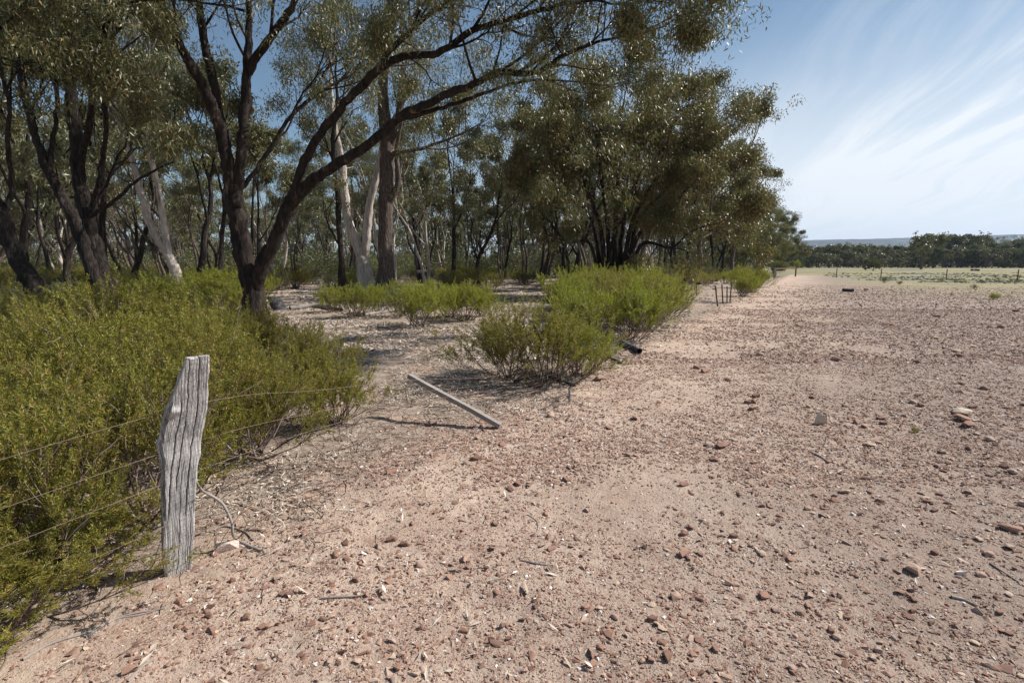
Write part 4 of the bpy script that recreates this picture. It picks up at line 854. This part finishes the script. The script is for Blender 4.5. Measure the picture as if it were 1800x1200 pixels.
# ------------------------------------------------------------------ litter
lm = MB(); rs = np.random.RandomState(7)
def litter(n_, d0, d1, pa, pb, L, Wd, smax, pw=1.0, lo=0.0, thr=.3):
    d = d0 + (d1-d0)*rs.rand(n_)**pw; x = rs.uniform(pa, pb, n_)*d; s = sdist(x, d); k = fbm(x*1.1 + 30, d*1.1, 3)
    keep = (s < smax + rs.normal(size=n_)*.25) & (rs.rand(n_) < np.clip((k-thr)*4, lo, 1)); x, d = x[keep], d[keep]; n_ = len(x)
    az = rs.rand(n_)*6.283; a = np.stack([np.cos(az), np.sin(az), rs.normal(size=n_)*.28], -1); bb = unit(np.cross(a, rs.normal(size=(n_, 3))*.35 + [0, 0, 1]))
    ln = L*(.5 + rs.rand(n_))[:, None]; wd = Wd*(.5 + rs.rand(n_))[:, None]/2
    c = np.stack([x, d, H(x, d) + .006 + np.abs(rs.normal(size=n_))*.012], -1); md = c + [0, 0, .2]*wd
    v = np.stack([c - a*ln/2, md + bb*wd, c + a*ln/2, md - bb*wd], 1); lm.add(v.reshape(-1, 3), np.arange(n_*4).reshape(-1, 4), np.repeat(rs.rand(n_), 4))
litter(85000, 2, 9, -1.1, .3, .042, .009, -.05, pw=.7)
litter(21000, 3, 8.5, -.5, .15, .055, .010, .15, pw=.8, thr=.25)
litter(90000, 8, 22, -.8, .35, .11, .025, -.3, pw=.9)
litter(20000, 20, 45, -.8, .4, .2, .05, -1)
litter(1800, 1.2, 12, -1, 1, .05, .009, 60, thr=.35)
litter(250, 1.2, 7, -.8, 1, .06, .016, 60)
tag(link('leaf_litter', lm.mesh('leaf_litter', M['litter'], False)), 'pale dry leaves, bark strips and twigs covering the ground under the trees', 'leaf litter', kind='stuff')
# dry twigs under the thicket and scattered on the track
tm = MB()
def twigs(poly, n_, L, r, z1):
    k = 0; xs_ = [p[0] for p in poly]; ys_ = [p[1] for p in poly]
    while k < n_:
        x = rs.uniform(min(xs_), max(xs_)); y = rs.uniform(min(ys_), max(ys_))
        if not inside(poly, x, y): continue
        k += 1; d = unit(np.array([rs.normal(), rs.normal(), abs(rs.normal())*z1])); p = [np.array([x, y, float(H(x, y)) + .004])]
        for _ in range(5): d = unit(d + rs.normal(size=3)*[.2, .2, .08]); q = p[-1] + d*L*rs.uniform(.5, 1.2)/5; q[2] = max(q[2], float(H(q[0], q[1])) + .003); p.append(q)
        tube(tm, np.array(p), np.linspace(r, r*.4, 6), 3, rs.rand())
twigs([(-2.3, 1.4), (-1.9, 2.3), (-1.3, 3.2), (-1.0, 4.2), (-.6, 5.5), (-1.5, 6.5), (-5, 6), (-4, 2), (-2.6, 1.2)], 900, .35, .0035, .25)
twigs([(-2.3, 1.2), (-.9, 2.2), (-.2, 5), (1.5, 8), (0, 8), (-2, 5)], 220, .2, .0022, .03)
twigs([(-1, 5), (1.6, 7.5), (3.5, 12), (-3, 13)], 500, .45, .005, .12)
tag(link('dry_twigs', tm.mesh('dry_twigs', M['twig'])), 'thin grey and brown dead twigs tangled under the shrubs and along the track edge', 'twigs', kind='stuff')

# dry grass of the paddock
gr = MB(); rs = np.random.RandomState(3); n_ = 9000
d = 34 + 50*rs.rand(n_)**1.3; x = rs.uniform(.3, 1.15, n_)*d; s_q = sdist(x, d); k = fbm(x*.08, d*.25, 3)
ok = (s_q*.9 + d*.62 + 14*fbm(x*.35, d*.35) > 46) & (s_q > 4) & (rs.rand(n_) < np.clip((k - .38)*6, .05, 1)); x, d = x[ok], d[ok]; n_ = len(x)
az = rs.rand(n_)*6.28; w = .10 + .16*rs.rand(n_); h = .04 + .10*rs.rand(n_)**2; z = H(x, d) - .02
v = np.stack([np.stack([x - w*np.cos(az), d - w*np.sin(az), z], -1), np.stack([x + w*np.cos(az), d + w*np.sin(az), z], -1), np.stack([x + w*.6*np.cos(az), d + w*.6*np.sin(az), z + h], -1), np.stack([x - w*.3*np.cos(az), d - w*.3*np.sin(az), z + h*.8], -1)], 1)
gr.add(v.reshape(-1, 3), np.arange(n_*4).reshape(-1, 4), np.repeat(rs.rand(n_), 4))
m, nt, b = mat('dry_grass', .9); c = ramp(nt, attr(nt), [(0, (0.26, 0.27, 0.14)), (.5, (0.38, 0.34, 0.19)), (1, (0.34, 0.34, 0.27))]); nt.links.new(c, b.inputs[0])
tag(link('grass', gr.mesh('grass', m, False)), 'low dry yellow-green grass on the paddock beyond the wire fence', 'grass', kind='stuff')
# haze
hz = MB(); x0, x1, y0, y1, z0, z1 = -8000, 8000, -900, 8000, -12, 330
hz.add([(x0, y0, z0), (x1, y0, z0), (x1, y1, z0), (x0, y1, z0), (x0, y0, z1), (x1, y0, z1), (x1, y1, z1), (x0, y1, z1)], [(0, 3, 2, 1), (4, 5, 6, 7), (0, 1, 5, 4), (1, 2, 6, 5), (2, 3, 7, 6), (3, 0, 4, 7)])
m = bpy.data.materials.new('haze'); m.use_nodes = True; nt = m.node_tree; nt.nodes.clear()
pv = N(nt, 'ShaderNodeVolumePrincipled'); pv.inputs['Color'].default_value = (0.62, 0.76, 1.0, 1); pv.inputs['Density'].default_value = 0.00013; pv.inputs['Anisotropy'].default_value = 0.2
ou = N(nt, 'ShaderNodeOutputMaterial'); nt.links.new(pv.outputs[0], ou.inputs['Volume'])
tag(link('haze', hz.mesh('haze', m, False)), 'thin pale blue air haze over the whole place', 'haze', kind='stuff')
for pr in list(protos.values()) + list(SH.values()):
    if not pr.get('_used'):
        for c in list(pr.children): bpy.data.objects.remove(c)
        bpy.data.objects.remove(pr)
for o in bpy.data.objects:
    for k in ('_h', '_used'):
        if k in o.keys(): del o[k]
